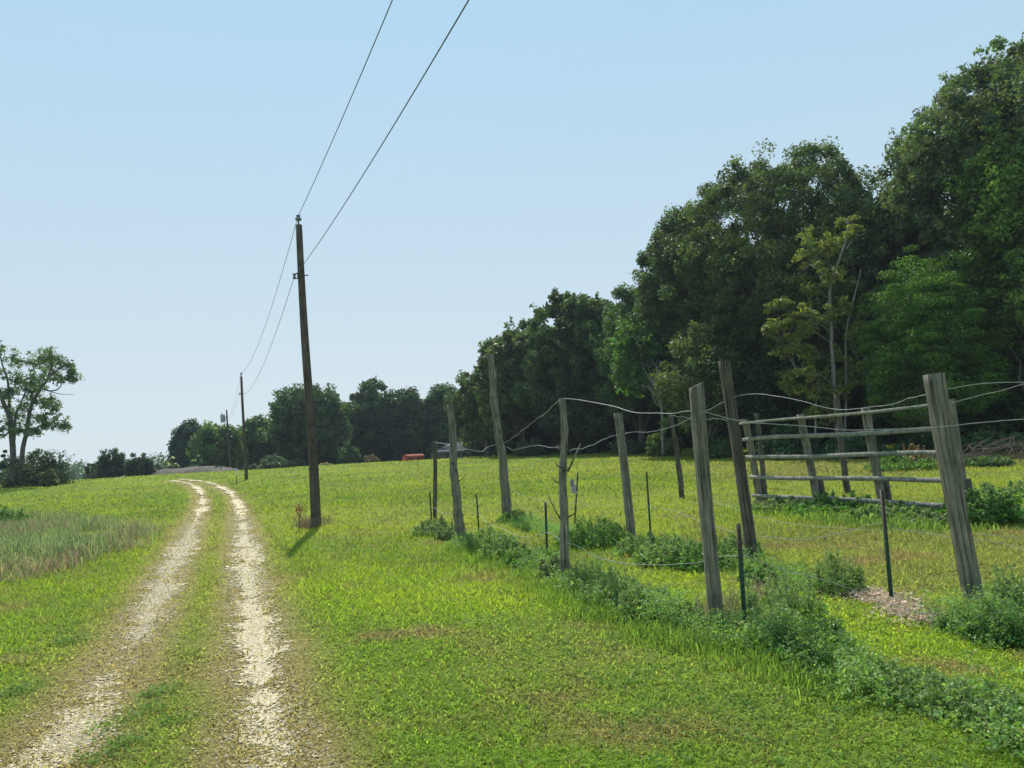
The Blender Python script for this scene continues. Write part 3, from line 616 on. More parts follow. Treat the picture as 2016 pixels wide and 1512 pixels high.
# ------------------------------------------------------------------ utility poles and wires
def utility_pole(label, ub, vb, ut, vt, Yd=None, r=.125, hw=0, transformer=False, vn_=None):
    b = gp(ub, vb) if Yd is None else pt(ub, vb, Yd)
    z0 = h(b.x, b.y); T = pt(ut, vt, b.y); ht = T.z-z0
    root = empty('utility_pole', (b.x, b.y, z0), label, 'utility pole', 'utility poles along the track')
    root.rotation_euler = (0, math.atan2(T.x-b.x, ht), 0)
    mb = MB(); zs = np.linspace(-.3, ht, 22); g = np.random.default_rng(int(ub))
    P = np.stack([.02*np.sin(zs*.8), .01*np.sin(zs*1.3), zs], 1); P -= P[0]*np.array([1, 1, 0])
    mb.tube(P, np.linspace(r*1.0, r*.62, 22), 18, wob=.03, seed=3); mb.build('pole_shaft', M_pole, root, smooth=True)
    zn = (pt(ut, vn_, b.y).z-z0)
    if not transformer:
        mb = MB(); zz = [ht-.02, ht+.12, ht+.12, ht+.15, ht+.19, ht+.20, ht+.23, ht+.25, ht+.27, ht+.28]
        rr = [.025, .02, .05, .09, .08, .05, .045, .065, .06, .02]
        mb.tube([(0, 0, z) for z in zz], rr, 14); mb.build('insulator', M_porc, root, smooth=True)
    mb = MB(); rn = r*.7                                       # side clevis
    mb.box((-rn-.14, -.025, zn-.075), (-rn+.02, .025, zn-.055)); mb.box((-rn-.14, -.025, zn+.055), (-rn+.02, .025, zn+.075))
    mb.box((-rn-.02, -.024, zn-.0549), (-rn+.012, .024, zn+.0549)); mb.build('clevis_bracket', M_steel, root); mb = MB(); mb.box((rn-.02, -.012, zn-.012), (rn+.09, .012, zn+.012)); mb.build('bolt', M_steel, root)
    mb = MB(); mb.tube([(-rn-.1, 0, zn-.054+i*.0135) for i in range(9)], [.03, .045, .045, .035, .028, .035, .045, .045, .03], 12); mb.build('spool_insulator', M_porc, root, smooth=True)
    if transformer:
        tz = zn; mb = MB(); mb.tube([(-.55, 0, tz-.5), (-.55, 0, tz-.47), (-.55, 0, tz+.42), (-.55, 0, tz+.5), (-.55, 0, tz+.52)], [.25, .28, .28, .26, .1], 20); tr = mb.build('transformer', M_trans, root, smooth=False)
        mb = MB(); mb.tube([(-.6, 0, tz+.5), (-.6, 0, tz+.6), (-.6, 0, tz+.64), (-.6, 0, tz+.7), (-.6, 0, tz+.78)], [.04, .07, .04, .06, .02], 10); mb.build('bushing', M_porc, tr, smooth=True)
        for zb_ in (.2, -.26):
            mb = MB(); mb.box((-.3, -.04, tz+zb_), (-.08, .04, tz+zb_+.06)); mb.build('mounting_bracket', M_steel, root)
        mb = MB(); mb.tube([(-.6, 0, tz+.75), (-.85, .02, tz+.5), (-.92, .02, tz), (-.88, .02, tz-.6), (-.1, .1, tz-.7)], .012, 5); mb.build('lead_wire', M_cable, root)
    Mx = Matrix.Translation(root.location) @ Matrix.Rotation(root.rotation_euler.y, 4, 'Y')
    return (Mx @ Vector((0, 0, ht+.25)), Mx @ Vector((-rn-.1, 0, zn)), root)
p1 = utility_pole('nearest and tallest looking wooden utility pole, right of the gravel track', 622, 1036, 588, 443, r=.135, vn_=543)
p2 = utility_pole('middle wooden utility pole beside the far bend of the track', 485, 947, 475, 741, Yd=56, r=.125, vn_=775)
p3 = utility_pole('farthest wooden utility pole carrying a grey transformer', 454, 930, 446, 807, Yd=100, r=.15, vn_=823, transformer=True)
print('poles', p1[0], p2[0], p3[0])
def sagged(a, b, sag, n=40):
    a, b = np.array(a), np.array(b); t = np.linspace(0, 1, n)[:, None]; P = a+(b-a)*t; P[:, 2] -= (4*sag*t*(1-t))[:, 0]; return P
dirn = (p1[0]-p2[0]); dirn.z = 0; dirn.normalize()
for k, (lab, sg, rad) in enumerate([('upper bare power line strung over the pole tops', (.75, .85, .9), .0075), ('lower power line strung along the sides of the poles', (.95, 1.0, .9), .007)]):
    a, b, c = p1[k], p2[k], p3[k].copy()
    if k == 0: c = p3[0]-Vector((0, 0, 1.3))
    back = a+dirn*40; back.z = a.z-(.1 if k == 0 else -.1)
    if k == 1: back = back+Vector((.28, 0, 0))
    P = np.vstack([sagged(c, b, sg[2])[:-1], sagged(b, a, sg[1])[:-1], sagged(a, back, sg[0], 60)])
    mb = MB(); mb.tube(P, rad, 6, caps=False); o = mb.build('power_line', M_cable, smooth=True); meta(o, lab, 'power line', 'power lines on the poles')

# ------------------------------------------------------------------ fence posts
def post_frame(b, top):
    z0 = h(b.x, b.y); ht = math.sqrt((top.x-b.x)**2+(top.z-z0)**2)
    return z0, ht, math.atan2(top.x-b.x, top.z-z0)
def fence_post(label, base, top, r, style='square', seed=0, mat=None, stubs=0, rx=1, yaw=0, group='weathered wooden posts of the wire fence', slope=0):
    b = gp(*base); T = pt(top[0], top[1], b.y); z0, ht, an = post_frame(b, T)
    root = empty('fence_post', (b.x, b.y, z0), label, 'fence post', group); root.rotation_euler = (0, an, 0)
    g = np.random.default_rng(seed+200); mb = MB(); n = 26; zs = np.linspace(-.15, ht, n)
    ph = g.random()*6
    if style == 'square':
        P = np.stack([.006*np.sin(zs*2+ph), .006*np.sin(zs*1.6), zs], 1)
        ang = yaw
        mb.tube(P, np.full(n, r)*(1+.03*np.sin(zs*3+ph)), 8, square=True, wob=.045, seed=seed, rx=rx)
        V = mb.v[0]; ca, sa = math.cos(ang), math.sin(ang); xy = V[:, :2].copy(); V[:, 0] = xy[:, 0]*ca-xy[:, 1]*sa; V[:, 1] = xy[:, 0]*sa+xy[:, 1]*ca
        tz = V[:, 2] > ht-.02; V[tz, 2] += V[tz, 0]*slope
    else:
        P = np.stack([.022*np.sin(zs*2.3+ph)+.01*np.sin(zs*6+ph), .015*np.sin(zs*3.1+ph), zs], 1)
        rr = np.linspace(r*1.12, r*.72, n)*(1+.07*(g.random(n)-.4)); rr[g.integers(3, n-3, 4)] *= 1.13
        mb.tube(P, rr, 14, wob=.09, seed=seed)
    mb.build('post_body', mat or M_post, root, smooth=(style != 'square'))
    for k in range(stubs):
        zz = ht*(.12+.8*g.random()); a = g.random()*6.28; L = .04+.07*g.random(); s = MB()
        s.tube([(math.cos(a)*r*.6, math.sin(a)*r*.6, zz), (math.cos(a)*(r+L*.5), math.sin(a)*(r+L*.5), zz+L*.3), (math.cos(a)*(r+L), math.sin(a)*(r+L), zz+L*.8)], [.011, .008, .004], 5)
        s.build('branch_stub', M_postdark, root)
    return root, b, ht
fence_post('dark short square post at the far left end of the wire fence', (856, 1020), (857, 868), .047, seed=1, mat=M_postdark, yaw=.3)
fence_post('smooth pale peeled log post, second from the left end', (908, 1070), (885, 796), .082, 'round', 2, stubs=6)
fence_post('very tall leaning log post that rises above all the others', (1001, 1024), (964, 698), .112, 'round', 3, stubs=8)
pA, bA, hA = fence_post('gnarled forked log post with torn cloth, middle of the fence', (1118, 1155), (1104, 784), .052, 'round', 4, stubs=7)
s = MB(); s.tube([(.05, 0, 1.35), (.13, 0, 1.5), (.22, .0, 1.68)], [.015, .01, .006], 6); s.build('branch_stub', M_post, pA)
s = MB(); s.tube([(-.05, 0, .78), (-.12, 0, .9), (-.2, 0, 1.08)], [.009, .007, .004], 6); s.build('branch_stub', M_postdark, pA)
fence_post('square post behind weeds, right of the gnarled post', (1246, 1078), (1217, 813), .062, 'square', 5, yaw=0.02)
fence_post('small dark round post standing alone in the mown field', (1344, 981), (1322, 818), .075, 'round', 6, mat=M_postdark)
fence_post('thick pale square timber post in the foreground with dry litter at its foot', (1411, 1243), (1371, 758), .055, 'square', 7, yaw=-.03, slope=.4)
fence_post('tallest square timber post with dark leaning shaft behind the thick pale post', (1484, 1112), (1426, 710), .062, 'square', 8, mat=M_postdark, yaw=-.02)
fence_post('biggest timber post nearest the right edge, leaning left', (1922, 1214), (1838, 736), .062, 'square', 9, yaw=.08, mat=M_post)
fence_post('dark round post seen through the left end of the board fence', (1506, 961), (1489, 814), .08, 'round', 10, mat=M_postdark)
fence_post('tall slim round post seen through the middle of the board fence', (1669, 972), (1646, 778), .08, 'round', 11, mat=M_postdark)
fence_post('dark post behind the right end of the board fence, overlapped by the biggest timber post', (1903, 1002), (1868, 786), .07, 'square', 12, mat=M_post, yaw=.3)

def tpost(label, base, top, rust=False):
    b = gp(*base); T = pt(top[0], top[1], b.y); z0, ht, an = post_frame(b, T)
    root = empty('steel_post', (b.x, b.y, z0), label, 'steel post', 'studded steel posts of the wire fence'); root.rotation_euler = (0, an, .35)
    mb = MB(); mb.box((-.017, -.0035, -.2), (.017, .0035, ht)); mb.box((-.0035, .0037, -.2), (.0035, .032, ht-.001)); n_ = int(ht/.055); zz = []; yy = []
    for k in range(n_): zz += [.03+k*.055, .031+k*.055, .05+k*.055, .051+k*.055]; yy += [-.0038, -.0105, -.0105, -.0038]
    V = []
    for z_, y_ in zip(zz, yy): V += [(-.007, -.0036, z_), (.007, -.0036, z_), (.007, y_, z_), (-.007, y_, z_)]
    i = np.arange(len(zz)-1)[:, None]*4; j = np.arange(4)[None]; mb2 = MB(); mb2.add(V, np.stack([i+j, i+(j+1) % 4, i+4+(j+1) % 4, i+4+j], -1).reshape(-1, 4))
    mb.build('post_body', M_tpost, root); mb2.build('stud_strip', M_tpost, root)
    return b
tp = {}
for k, lab, b_, t_ in [('a', 'thin dark steel post beside the dark short square post at the far left', (851, 1042), (846, 969)), ('b', 'black steel post between the pale peeled log and the very tall log', (943, 1048), (938, 973)),
    ('c', 'black steel post just left of the gnarled post', (1078, 1112), (1074, 989)), ('d', 'green steel post leaning right, just behind the gnarled post', (1131, 1036), (1139, 930)),
    ('e', 'straight bright green steel post right of the square post in weeds', (1281, 1052), (1273, 928)), ('f', 'foreground green steel post with rusty top beside the thick pale post', (1469, 1254), (1455, 1031)),
    ('g', 'tall dark green steel post in the patch of wood chips', (1757, 1184), (1737, 964))]:
    tp[k] = tpost(lab, b_, t_)
# rag tied on the gnarled post
g = np.random.default_rng(4); b = pt(1124, 958, bA.y-.02)
Xr, Yr = np.meshgrid(np.linspace(0, 1, 7), np.linspace(0, 1, 12)); V = np.stack([(Xr-.5)*.05+.02*Yr+g.normal(0, .006, Xr.shape), g.normal(0, .01, Xr.shape), -Yr*.16+g.normal(0, .006, Xr.shape)+.08], -1).reshape(-1, 3)
idx = np.arange(84).reshape(12, 7); Qr = np.stack([idx[:-1, :-1], idx[:-1, 1:], idx[1:, 1:], idx[1:, :-1]], -1).reshape(-1, 4)
M_rag = noisemat('rag_cloth', (.28, .24, .3), (.55, .5, .55), (30, 30, 30), bump=.3)
V2 = V.copy(); V2[:, 1] += .004; Vb = np.vstack([V, V2]); Qb = np.vstack([Qr, Qr[:, ::-1]+84])
o = mk('rag', Vb, Qb, M_rag, loc=b+Vector((.015, 0, 0))); meta(o, 'torn greyish pink rag snagged on the gnarled post', 'rag')

# ------------------------------------------------------------------ board fence (right)
pL = gp(1491, 998); pR = gp(1724, 1010); dv = Vector((pR.x-pL.x, pR.y-pL.y, 0)); 
# direction of the fence from its rails' vanishing point
dvv = ray(501, 924); dvv.z = 0; dvv.normalize(); dvv = -dvv
ux = Vector((dvv.x, dvv.y)); fr = empty('board_fence', (pL.x, pL.y, h(pL.x, pL.y)), 'long five board fence with lichen grey rails behind the wire fence', 'fence')
def along(u):           # fence parameter where the pixel column u crosses
    d = ray(u, 930); d2 = Vector((d.x, d.y)); o2 = Vector((pL.x, pL.y)); det = ux.x*(-d2.y)+ux.y*d2.x
    return ((-o2.x)*(-d2.y)+(-o2.y)*(-1)*(d2.x)*1)/det if False else np.linalg.solve(np.array([[ux.x, -d2.x], [ux.y, -d2.y]]), np.array([-o2.x, -o2.y]))[0]
L_end = along(1884)
ts = [0, along(1597), along(1724), L_end]
print('fence', pL, ux, ts)
nrm = Vector((-ux.y, ux.x))           # away side
if nrm.y < 0: nrm = -nrm
FH = [2.03, 1.63, 1.2, .72, .28]
zz0 = h(pL.x, pL.y)
for k, t_ in enumerate(ts):
    x, y = pL.x+ux.x*t_-pL.x, pL.y+ux.y*t_-pL.y; zg = h(pL.x+x, pL.y+y)-zz0
    mb = MB(); n = 14; zs = np.linspace(zg-.1, 2.12, n); x += nrm.x*.1; y += nrm.y*.1
    lean = -.09 if k in (0, 1) else -.07
    P = np.stack([x+lean*(zs-zg)*1.0+.012*np.sin(zs*2+k), y+.01*np.sin(zs*3+k)+0*zs, zs], 1)
    mb.tube(P, .085, 10, wob=.12, seed=k); pb = mb.build('post', M_post, fr, smooth=True)
    mb = MB(); P = np.stack([np.linspace(x+.17, x+.11, 4), np.full(4, y+.08), np.linspace(zg-.1, zg+.72, 4)], 1); mb.tube(P, .06, 8, square=True, wob=.05, seed=k); mb.build('brace_stake', M_postdark, fr)
for k, z_ in enumerate(FH):
    n = 16; tt = np.linspace(-.12, L_end+.15, n); mb = MB(); g = np.random.default_rng(k)
    zr = z_+.012*np.sin(tt*1.3+k)+(.02 if k == 1 else 0)*np.sin(tt)
    lean = -.085*z_
    P = np.stack([ux.x*tt+lean, ux.y*tt, zr], 1)
    hw_ = .045 if k else .03; th = .016 if k else .045
    T_ = np.array([ux.x, ux.y, 0]); Nn = np.array([nrm.x, nrm.y, 0])
    prof = [(-th, -hw_), (th, -hw_), (th, hw_), (-th, hw_)]
    V = np.concatenate([P+Nn*a+np.array([0, 0, 1])*b_*(1+.04*g.normal(size=(n, 1))) for a, b_ in prof]).reshape(4, n, 3).transpose(1, 0, 2).reshape(-1, 3)
    i = np.arange(n-1)[:, None]*4; j = np.arange(4)[None]; Qq = np.stack([i+j, i+(j+1) % 4, i+4+(j+1) % 4, i+4+j], -1).reshape(-1, 4)
    Qq = np.vstack([Qq, [(3, 2, 1, 0)], [(n*4-4, n*4-3, n*4-2, n*4-1)]])
    mk('rail', V, Qq, M_rail, fr)

# ------------------------------------------------------------------ fence wires
def wire(label, pts, rad=.0042, seed=0, kink=.006, group='loose wire strands of the fence'):
    P = np.array([pt(u, v, Yd) for u, v, Yd in pts], float)
    n = len(P); seg = np.linalg.norm(np.diff(P, axis=0), axis=1); S = np.concatenate([[0], np.cumsum(seg)]); m = int(S[-1]/.06)+4
    q = np.linspace(0, S[-1], m); PP = np.stack([np.interp(q, S, P[:, i]) for i in range(3)], 1)
    for _ in range(9): PP[1:-1] = (PP[:-2]+2*PP[1:-1]+PP[2:])/4
    g = np.random.default_rng(seed); k = g.normal(0, 1, (m, 3)); k[1:-1] = (k[:-2]+k[1:-1]+k[2:])/3; PP += k*kink*.45; rad = rad*.6
    PP[:, 2] += kink*.8*np.sin(q*7+seed)+kink*1.6*np.sin(q*2.7)
    mb = MB(); mb.tube(PP, rad, 5, caps=False); o = mb.build('fence_wire', M_wire, smooth=True); return meta(o, label, 'fence wire', group)
yA = bA.y; y7 = gp(1411, 1243).y; y8 = gp(1484, 1112).y; y9 = gp(1922, 1214).y; y5 = gp(1246, 1078).y; y3 = gp(1001, 1024).y; y2 = gp(908, 1070).y; y1 = gp(856, 1020).y
print('ys', y1, y2, y3, yA, y5, y7, y8, y9)
wire('thick top strand from the gnarled post across the big posts to the right edge', [(1104, 785, yA), (1150, 789, yA-.3), (1200, 800, yA-.7), (1255, 811, yA-1.3), (1310, 813, yA-1.9), (1365, 811, y7-.05), (1392, 811, y7-.1), (1440, 829, y7-.1), (1500, 834, y7-.1), (1600, 839, y7-.1), (1700, 845, y7-.1), (1840, 844, y9-.12), (1870, 838, y9-.12), (1950, 832, y9-.3), (2040, 826, y9-.5)], .006, 1)
wire('strand slanting steeply from the gnarled post top down to the very tall log', [(1100, 789, yA+.1), (1075, 812, yA+2), (1040, 838, yA+4), (1015, 858, yA+7), (992, 873, y3), (968, 877, y3+.2), (958, 881, y3+.3)], .007, 2, .004)
wire('wavy strand between the dark short post, the peeled log and the tall log', [(857, 871, y1), (884, 875, y2), (905, 880, y2), (925, 886, y2+1), (951, 889, y2+3), (958, 880, y3)], .009, 3, .003)
wire('wavy strand from the very tall log to the gnarled post', [(987, 876, y3), (1002, 882, y3-1), (1011, 887, y3-2), (1035, 880, y3-4), (1060, 876, yA+3.5), (1075, 880, yA+2.5), (1103, 881, yA)], .006, 4, .003)
wire('strand rising from the gnarled post over the square post to the tallest timber', [(1122, 886, yA), (1145, 885, yA+.8), (1180, 868, yA+2), (1217, 856, y5), (1240, 850, y5), (1300, 849, y5-1), (1340, 835, y5-1.5), (1380, 812, y5-2), (1425, 791, y8-.1)], .006, 5)
wire('arched strand leaving the tallest timber over the board fence top', [(1443, 781, y8-.1), (1465, 777, y8-.2), (1500, 777, y8-.4), (1550, 784, y8-.8), (1600, 796, y8-1.2), (1650, 805, y8-1.5), (1700, 803, y8-1.9), (1760, 796, y8-2.3), (1830, 776, y9+.1)], .005, 6)
wire('thin level strand from the lone dark post to the board fence', [(1318, 817, 20), (1360, 824, 16), (1440, 826, 11), (1468, 828, 12)], .004, 7)
wire('upper strand running from the biggest timber post to the right edge', [(1856, 769, y9), (1900, 759, y9-.1), (1950, 753, y9-.2), (2040, 753, y9-.4)], .0048, 8, .002)
wire('thin strand rising from the post behind the biggest timber to the right edge', [(1874, 793, y9+3), (1920, 782, y9+2.5), (1960, 772, y9+2), (2040, 748, y9+1)], .004, 9, .003)
wire('low strand from the steel post at the far left into the grass', [(847, 998, 20), (858, 1001, 19), (872, 1011, 17.5), (890, 1012, 17)], .007, 10)
wire('low sagging strand from the second steel post down to the grass', [(939, 1004, 17), (946, 1017, 16.5), (960, 1030, 16), (985, 1039, 15), (1010, 1053, 14), (1040, 1058, 13), (1060, 1054, 12), (1076, 1048, yA+1.2)], .006, 11)
wire('low pale strand sagging from the gnarled post past weeds to the thick pale post', [(1076, 1048, yA+1), (1092, 1056, yA+.6), (1110, 1068, yA-.05), (1140, 1073, yA-.5), (1170, 1095, yA-.8), (1205, 1106, yA-1), (1240, 1110, yA-1.2), (1310, 1116, yA-1.7), (1370, 1108, yA-2.1), (1405, 1099, y7-.1), (1418, 1093, y7), (1450, 1091, y7), (1462, 1090, y7-.1)], .0052, 12)
wire('long low strand from the rusty topped steel post to the right edge', [(1458, 1090, y7-.1), (1475, 1098, y7-.1), (1520, 1120, y7-.1), (1600, 1136, y7), (1640, 1148, y7), (1700, 1172, y7), (1780, 1196, y7-.1), (1850, 1209, y7-.2), (1935, 1212, y9-.15), (1980, 1224, y9-.3), (2040, 1234, y9-.5)], .005, 13)
wire('rear low strand from the very tall log to the square post in weeds', [(1002, 961, y3), (1025, 974, y3-1.5), (1060, 983, y3-3), (1110, 991, y3-4.5), (1160, 995, 14), (1230, 995, y5)], .0045, 14)
wire('rear low strand from the green steel post to the tallest timber and beyond', [(1278, 997, y5+.2), (1310, 1003, y5-.2), (1350, 1013, y5-1), (1385, 1030, 11), (1440, 1048, 10.3), (1500, 1058, y8-.1), (1560, 1062, 9.5), (1620, 1056, 9), (1680, 1044, 8.6), (1738, 1028, tp['g'].y)], .0045, 15)
wire('low strand from the chip patch steel post to the right edge', [(1738, 1028, tp['g'].y), (1765, 1042, 7.8), (1800, 1052, 7.8), (1870, 1058, 7.5), (1930, 1062, 7.4), (1975, 1068, 7.3), (2040, 1090, 7)], .0045, 16)
wire('faint far strand leaving the lone dark post toward the board fence', [(1339, 962, 22), (1375, 972, 19), (1410, 988, 16), (1450, 1003, 14), (1510, 1022, 12.5), (1570, 1034, 12), (1640, 1038, 11), (1740, 1045, 10.5), (1870, 1048, 10.5), (2040, 1058, 10)], .004, 17)
wire('faint level strand above the grass near the far right scrub', [(1890, 933, 15), (1950, 935, 15), (2040, 940, 15)], .0035, 18)
# fallen stick by the biggest post
mb = MB(); mb.tube([tuple(pt(1880, 1215, y9-.1)), tuple(pt(1895, 1235, y9-.2)), tuple(pt(1912, 1254, y9-.3))], .004, 5); mb.tube([tuple(pt(1895, 1235, y9-.2)), tuple(pt(1915, 1238, y9-.25))], .003, 5); o = mb.build('dead_stick', M_twig); meta(o, 'bare forked stick poking from the grass below the biggest timber post', 'stick')

# ------------------------------------------------------------------ weeds
def weed(label, u, v, r, ht, seed, colr=(.075, .135, .045), spikes=26, nleaf=34, leaf=.022, cat='weed', group='weed clumps along the wire fence', name='weed_clump', low=True):
    b = gp(u, v); g = np.random.default_rng(8000+seed); z0 = h(b.x, b.y); root = empty(name, (b.x, b.y, z0), label, cat, group)
    mb = MB(); C = []; Rr = []; lv = []
    for k in range(spikes):
        a = g.random()*6.283; rr = r*math.sqrt(g.random()); x, y = math.cos(a)*rr, math.sin(a)*rr
        hh = ht*(.5+.6*g.random())*(1-.45*(rr/r)**2); lx, ly = g.normal(0, .12, 2)*hh
        P = [(x, y, -.02), (x+lx*.4, y+ly*.4, hh*.5), (x+lx, y+ly, hh)]; mb.tube(P, [.004, .003, .0015], 4)
        m = nleaf; tt = g.random(m)**.75
        px = x+lx*tt+g.normal(0, 1, m)*.045*(1.25-tt)*(r/.4)**.3; py = y+ly*tt+g.normal(0, 1, m)*.045*(1.25-tt)*(r/.4)**.3; pz = hh*(.08+.95*tt)
        lv.append(np.stack([px, py, pz], 1))
    C = np.vstack(lv)
    V, Qf, c = leaves(C, np.full(len(C), .022), 2, leaf, np.array(colr), g, cvar=.3, aspect=.38)
    if low:                                    # broad leaves at the foot
        m = int(260*r/.4); a = g.random(m)*6.283; rr = r*1.15*np.sqrt(g.random(m)); C2 = np.stack([np.cos(a)*rr, np.sin(a)*rr, .02+.14*g.random(m)*ht/.4], 1)
        V2, Q2, c2 = leaves(C2, np.full(m, .03), 4, leaf*1.2, np.array(colr)*np.array([1.1, 1.2, .9]), g, cvar=.3, aspect=.6)
        V = np.vstack([V, V2]); Qf = np.vstack([Qf, Q2+len(c)]); c = np.vstack([c, c2])
    V[:, 2] = np.maximum(V[:, 2], .005)
    mk('foliage', V, Qf, M_weed, root, colr=c); mb.build('stem', M_twig, root)
GY = (.16, .19, .10); MG = (.165, .225, .09); DG = (.09, .16, .05)
g = np.random.default_rng(61)
def strip(label, pix, n, wd, ht, seed, leaf=.014, colr=(.16, .25, .08)):
    g = np.random.default_rng(seed); P = np.array([gp(u, v)[:2] for u, v in pix]); S = np.concatenate([[0], np.cumsum(np.linalg.norm(np.diff(P, axis=0), axis=1))])
    q = g.random(n)*S[-1]; x = np.interp(q, S, P[:, 0])+g.normal(0, wd, n); y = np.interp(q, S, P[:, 1])+g.normal(0, wd, n)
    hh = ht*(.25+g.random(n)**1.7)*(.35+1.1*fbm(x, y, .7, 130)); ok = fbm(x, y, .9, 135) > .45; x, y, hh = x[ok], y[ok], hh[ok]; n = len(x)
    m = 22; t = g.random((n, m))**.8; lx = g.normal(0, .15, (n, 1)); ly = g.normal(0, .15, (n, 1))
    X_ = x[:, None]+lx*hh[:, None]*t+g.normal(0, .022, (n, m)); Y_ = y[:, None]+ly*hh[:, None]*t+g.normal(0, .022, (n, m)); Z_ = H(x, y)[:, None]+.01+hh[:, None]*t
    C = np.stack([X_, Y_, Z_], -1).reshape(-1, 3); V, Qf, c = leaves(C, np.full(len(C), .012), 1, leaf, np.array(colr), g, up=.8, aspect=.42)
    tone = np.repeat(.7+.6*fbm(x, y, .6, 140), m*4)[:, None]; hue = np.repeat(g.random(n) < .12, m*4); c = c*tone; c[hue] = c[hue]*np.array([1.3, .95, .9])
    o = mk('fence_line_weeds', V, Qf, M_weed, colr=c); meta(o, label, kind='stuff')
FR = [(840, 1045), (930, 1078), (1040, 1112), (1118, 1157), (1220, 1197), (1340, 1237), (1411, 1262), (1590, 1315), (1740, 1372), (1900, 1425), (2016, 1462), (2250, 1560)]
strip('tangled low weeds along the front line of posts', FR, 5200, .14, .26, 1)
strip('tangled low weeds at the right end of the rear line of posts', [(1885, 1226), (1920, 1232), (2016, 1262), (2200, 1330)], 1100, .17, .24, 3)
strip('tangled low weeds along the rear line of posts', [(1000, 1030), (1180, 1068), (1246, 1087), (1400, 1117), (1484, 1128), (1560, 1157), (1640, 1172)], 2300, .17, .24, 2)
W = [('greyish weed clump around the far left steel post', 862, 1052, .5, .38, GY), ('small weed clump right of the far left posts', 888, 1062, .3, .3, GY), ('weed clump just right of the peeled log post', 960, 1082, .45, .42, MG),
     ('weed clump around the second black steel post', 995, 1098, .35, .32, MG), ('low leafy clump left of the third black steel post', 1045, 1115, .35, .3, DG), ('sparse weeds around the foot of the very tall log', 1015, 1028, .4, .3, (.12, .18, .06)),
     ('dark bushy weed behind the gnarled post', 1172, 1075, .62, .5, DG), ('small weed directly left of the gnarled post foot', 1092, 1140, .22, .28, GY), ('tall bright weed touching the right side of the gnarled post', 1160, 1168, .3, .42, MG),
     ('pale leaved weed clump right of the gnarled post', 1215, 1190, .33, .38, MG), ('wide weed clump between the gnarled and thick pale posts', 1275, 1212, .32, .3, MG), ('low weed clump left of the thick pale post', 1335, 1225, .24, .2, DG),
     ('weed clump at the foot of the square post', 1262, 1092, .35, .35, MG), ('bushy weed clump right of the bright green steel post', 1330, 1108, .5, .38, MG), ('dark weed clump left of the thick pale post, behind it', 1388, 1118, .42, .36, DG),
     ('weed clump between the thick pale post and the tallest timber', 1445, 1100, .35, .36, MG), ('leafy weed at the foot of the tallest timber', 1502, 1150, .22, .22, DG), ('tall airy weed right of the foreground steel post', 1545, 1235, .3, .5, MG),
     ('large dark weed clump in front of the foreground steel post', 1590, 1300, .32, .34, DG), ('bright weed clump right of the large dark clump', 1530, 1262, .2, .36, MG), ('feathery upright weed left of the wood chip patch', 1648, 1168, .24, .42, MG),
     ('low leafy weed clump, first along the lower right strip', 1735, 1350, .22, .17, MG), ('low leafy weed clump in the middle of the lower right strip', 1830, 1385, .26, .2, MG), ('low leafy weed clump nearest the bottom right corner', 1950, 1425, .28, .22, MG),
     ('weed clump at the right edge beyond the biggest timber post', 1990, 1262, .3, .3, DG), ('vine like weeds at the foot of the biggest timber post', 1905, 1240, .22, .14, DG), ('tall weed cut by the right edge above the low strand', 2010, 1200, .3, .35, MG)]
for i, (lab, u, v, r, ht, c) in enumerate(W):
    weed(lab, u, v, r, ht, i, c, spikes=int(22+60*r), nleaf=60, leaf=.015 if v > 1150 else .022)
W2 = [('weeds at the left end of the board fence', 1540, 1003, .7, .3, GY), ('dark weeds under the middle of the board fence', 1650, 1008, .9, .42, DG), ('weeds under the third board fence post', 1760, 1022, .8, .3, MG), ('bushy weed right of the right end of the board fence', 1935, 1030, .6, .6, DG), ('low weeds left of the biggest timber beyond the fence', 1840, 1030, .6, .22, GY),
      ('scattered weeds in the grass at the far right', 1995, 985, .9, .4, MG), ('clump of weeds before the dark wood at the far right', 1780, 925, 1.2, .6, (.12, .18, .06))]
for i, (lab, u, v, r, ht, c) in enumerate(W2):
    weed(lab, u, v, r, ht, 60+i, c, spikes=60, nleaf=40, leaf=.04, group='weed clumps around the board fence')
weed('dark leafy weed clump at the left edge by the tall grass', -5, 1035, .9, .75, 90, DG, spikes=70, leaf=.04, group='weeds at the left edge')

# dead seedling and dry grass at the pole foot
b = gp(588, 1046); g = np.random.default_rng(5); mb = MB(); z0 = h(b.x, b.y)
root = empty('dead_sapling', (b.x, b.y, z0), 'small brown dead sapling left of the nearest utility pole', 'dead sapling')
mb.tube([(0, 0, 0), (.03, 0, .25), (.02, 0, .5), (.05, 0, .68)], [.012, .009, .006, .003], 6)
for k in range(16):
    z_ = .15+.5*g.random(); a = g.random()*6.28; L = .08+.12*g.random(); mb.tube([(.02, 0, z_), (.02+math.cos(a)*L, math.sin(a)*L, z_+L*1.1)], [.004, .002], 4)
mb.build('stem', M_twig, root)
C = np.stack([.03+g.normal(0, .07, 160), g.normal(0, .07, 160), .48+g.normal(0, .1, 160)], 1); V, Qf, c = leaves(C, np.full(160, .02), 1, .025, np.array([.22, .11, .05]), g)
mk('foliage', V, Qf, M_dry, root, colr=c)
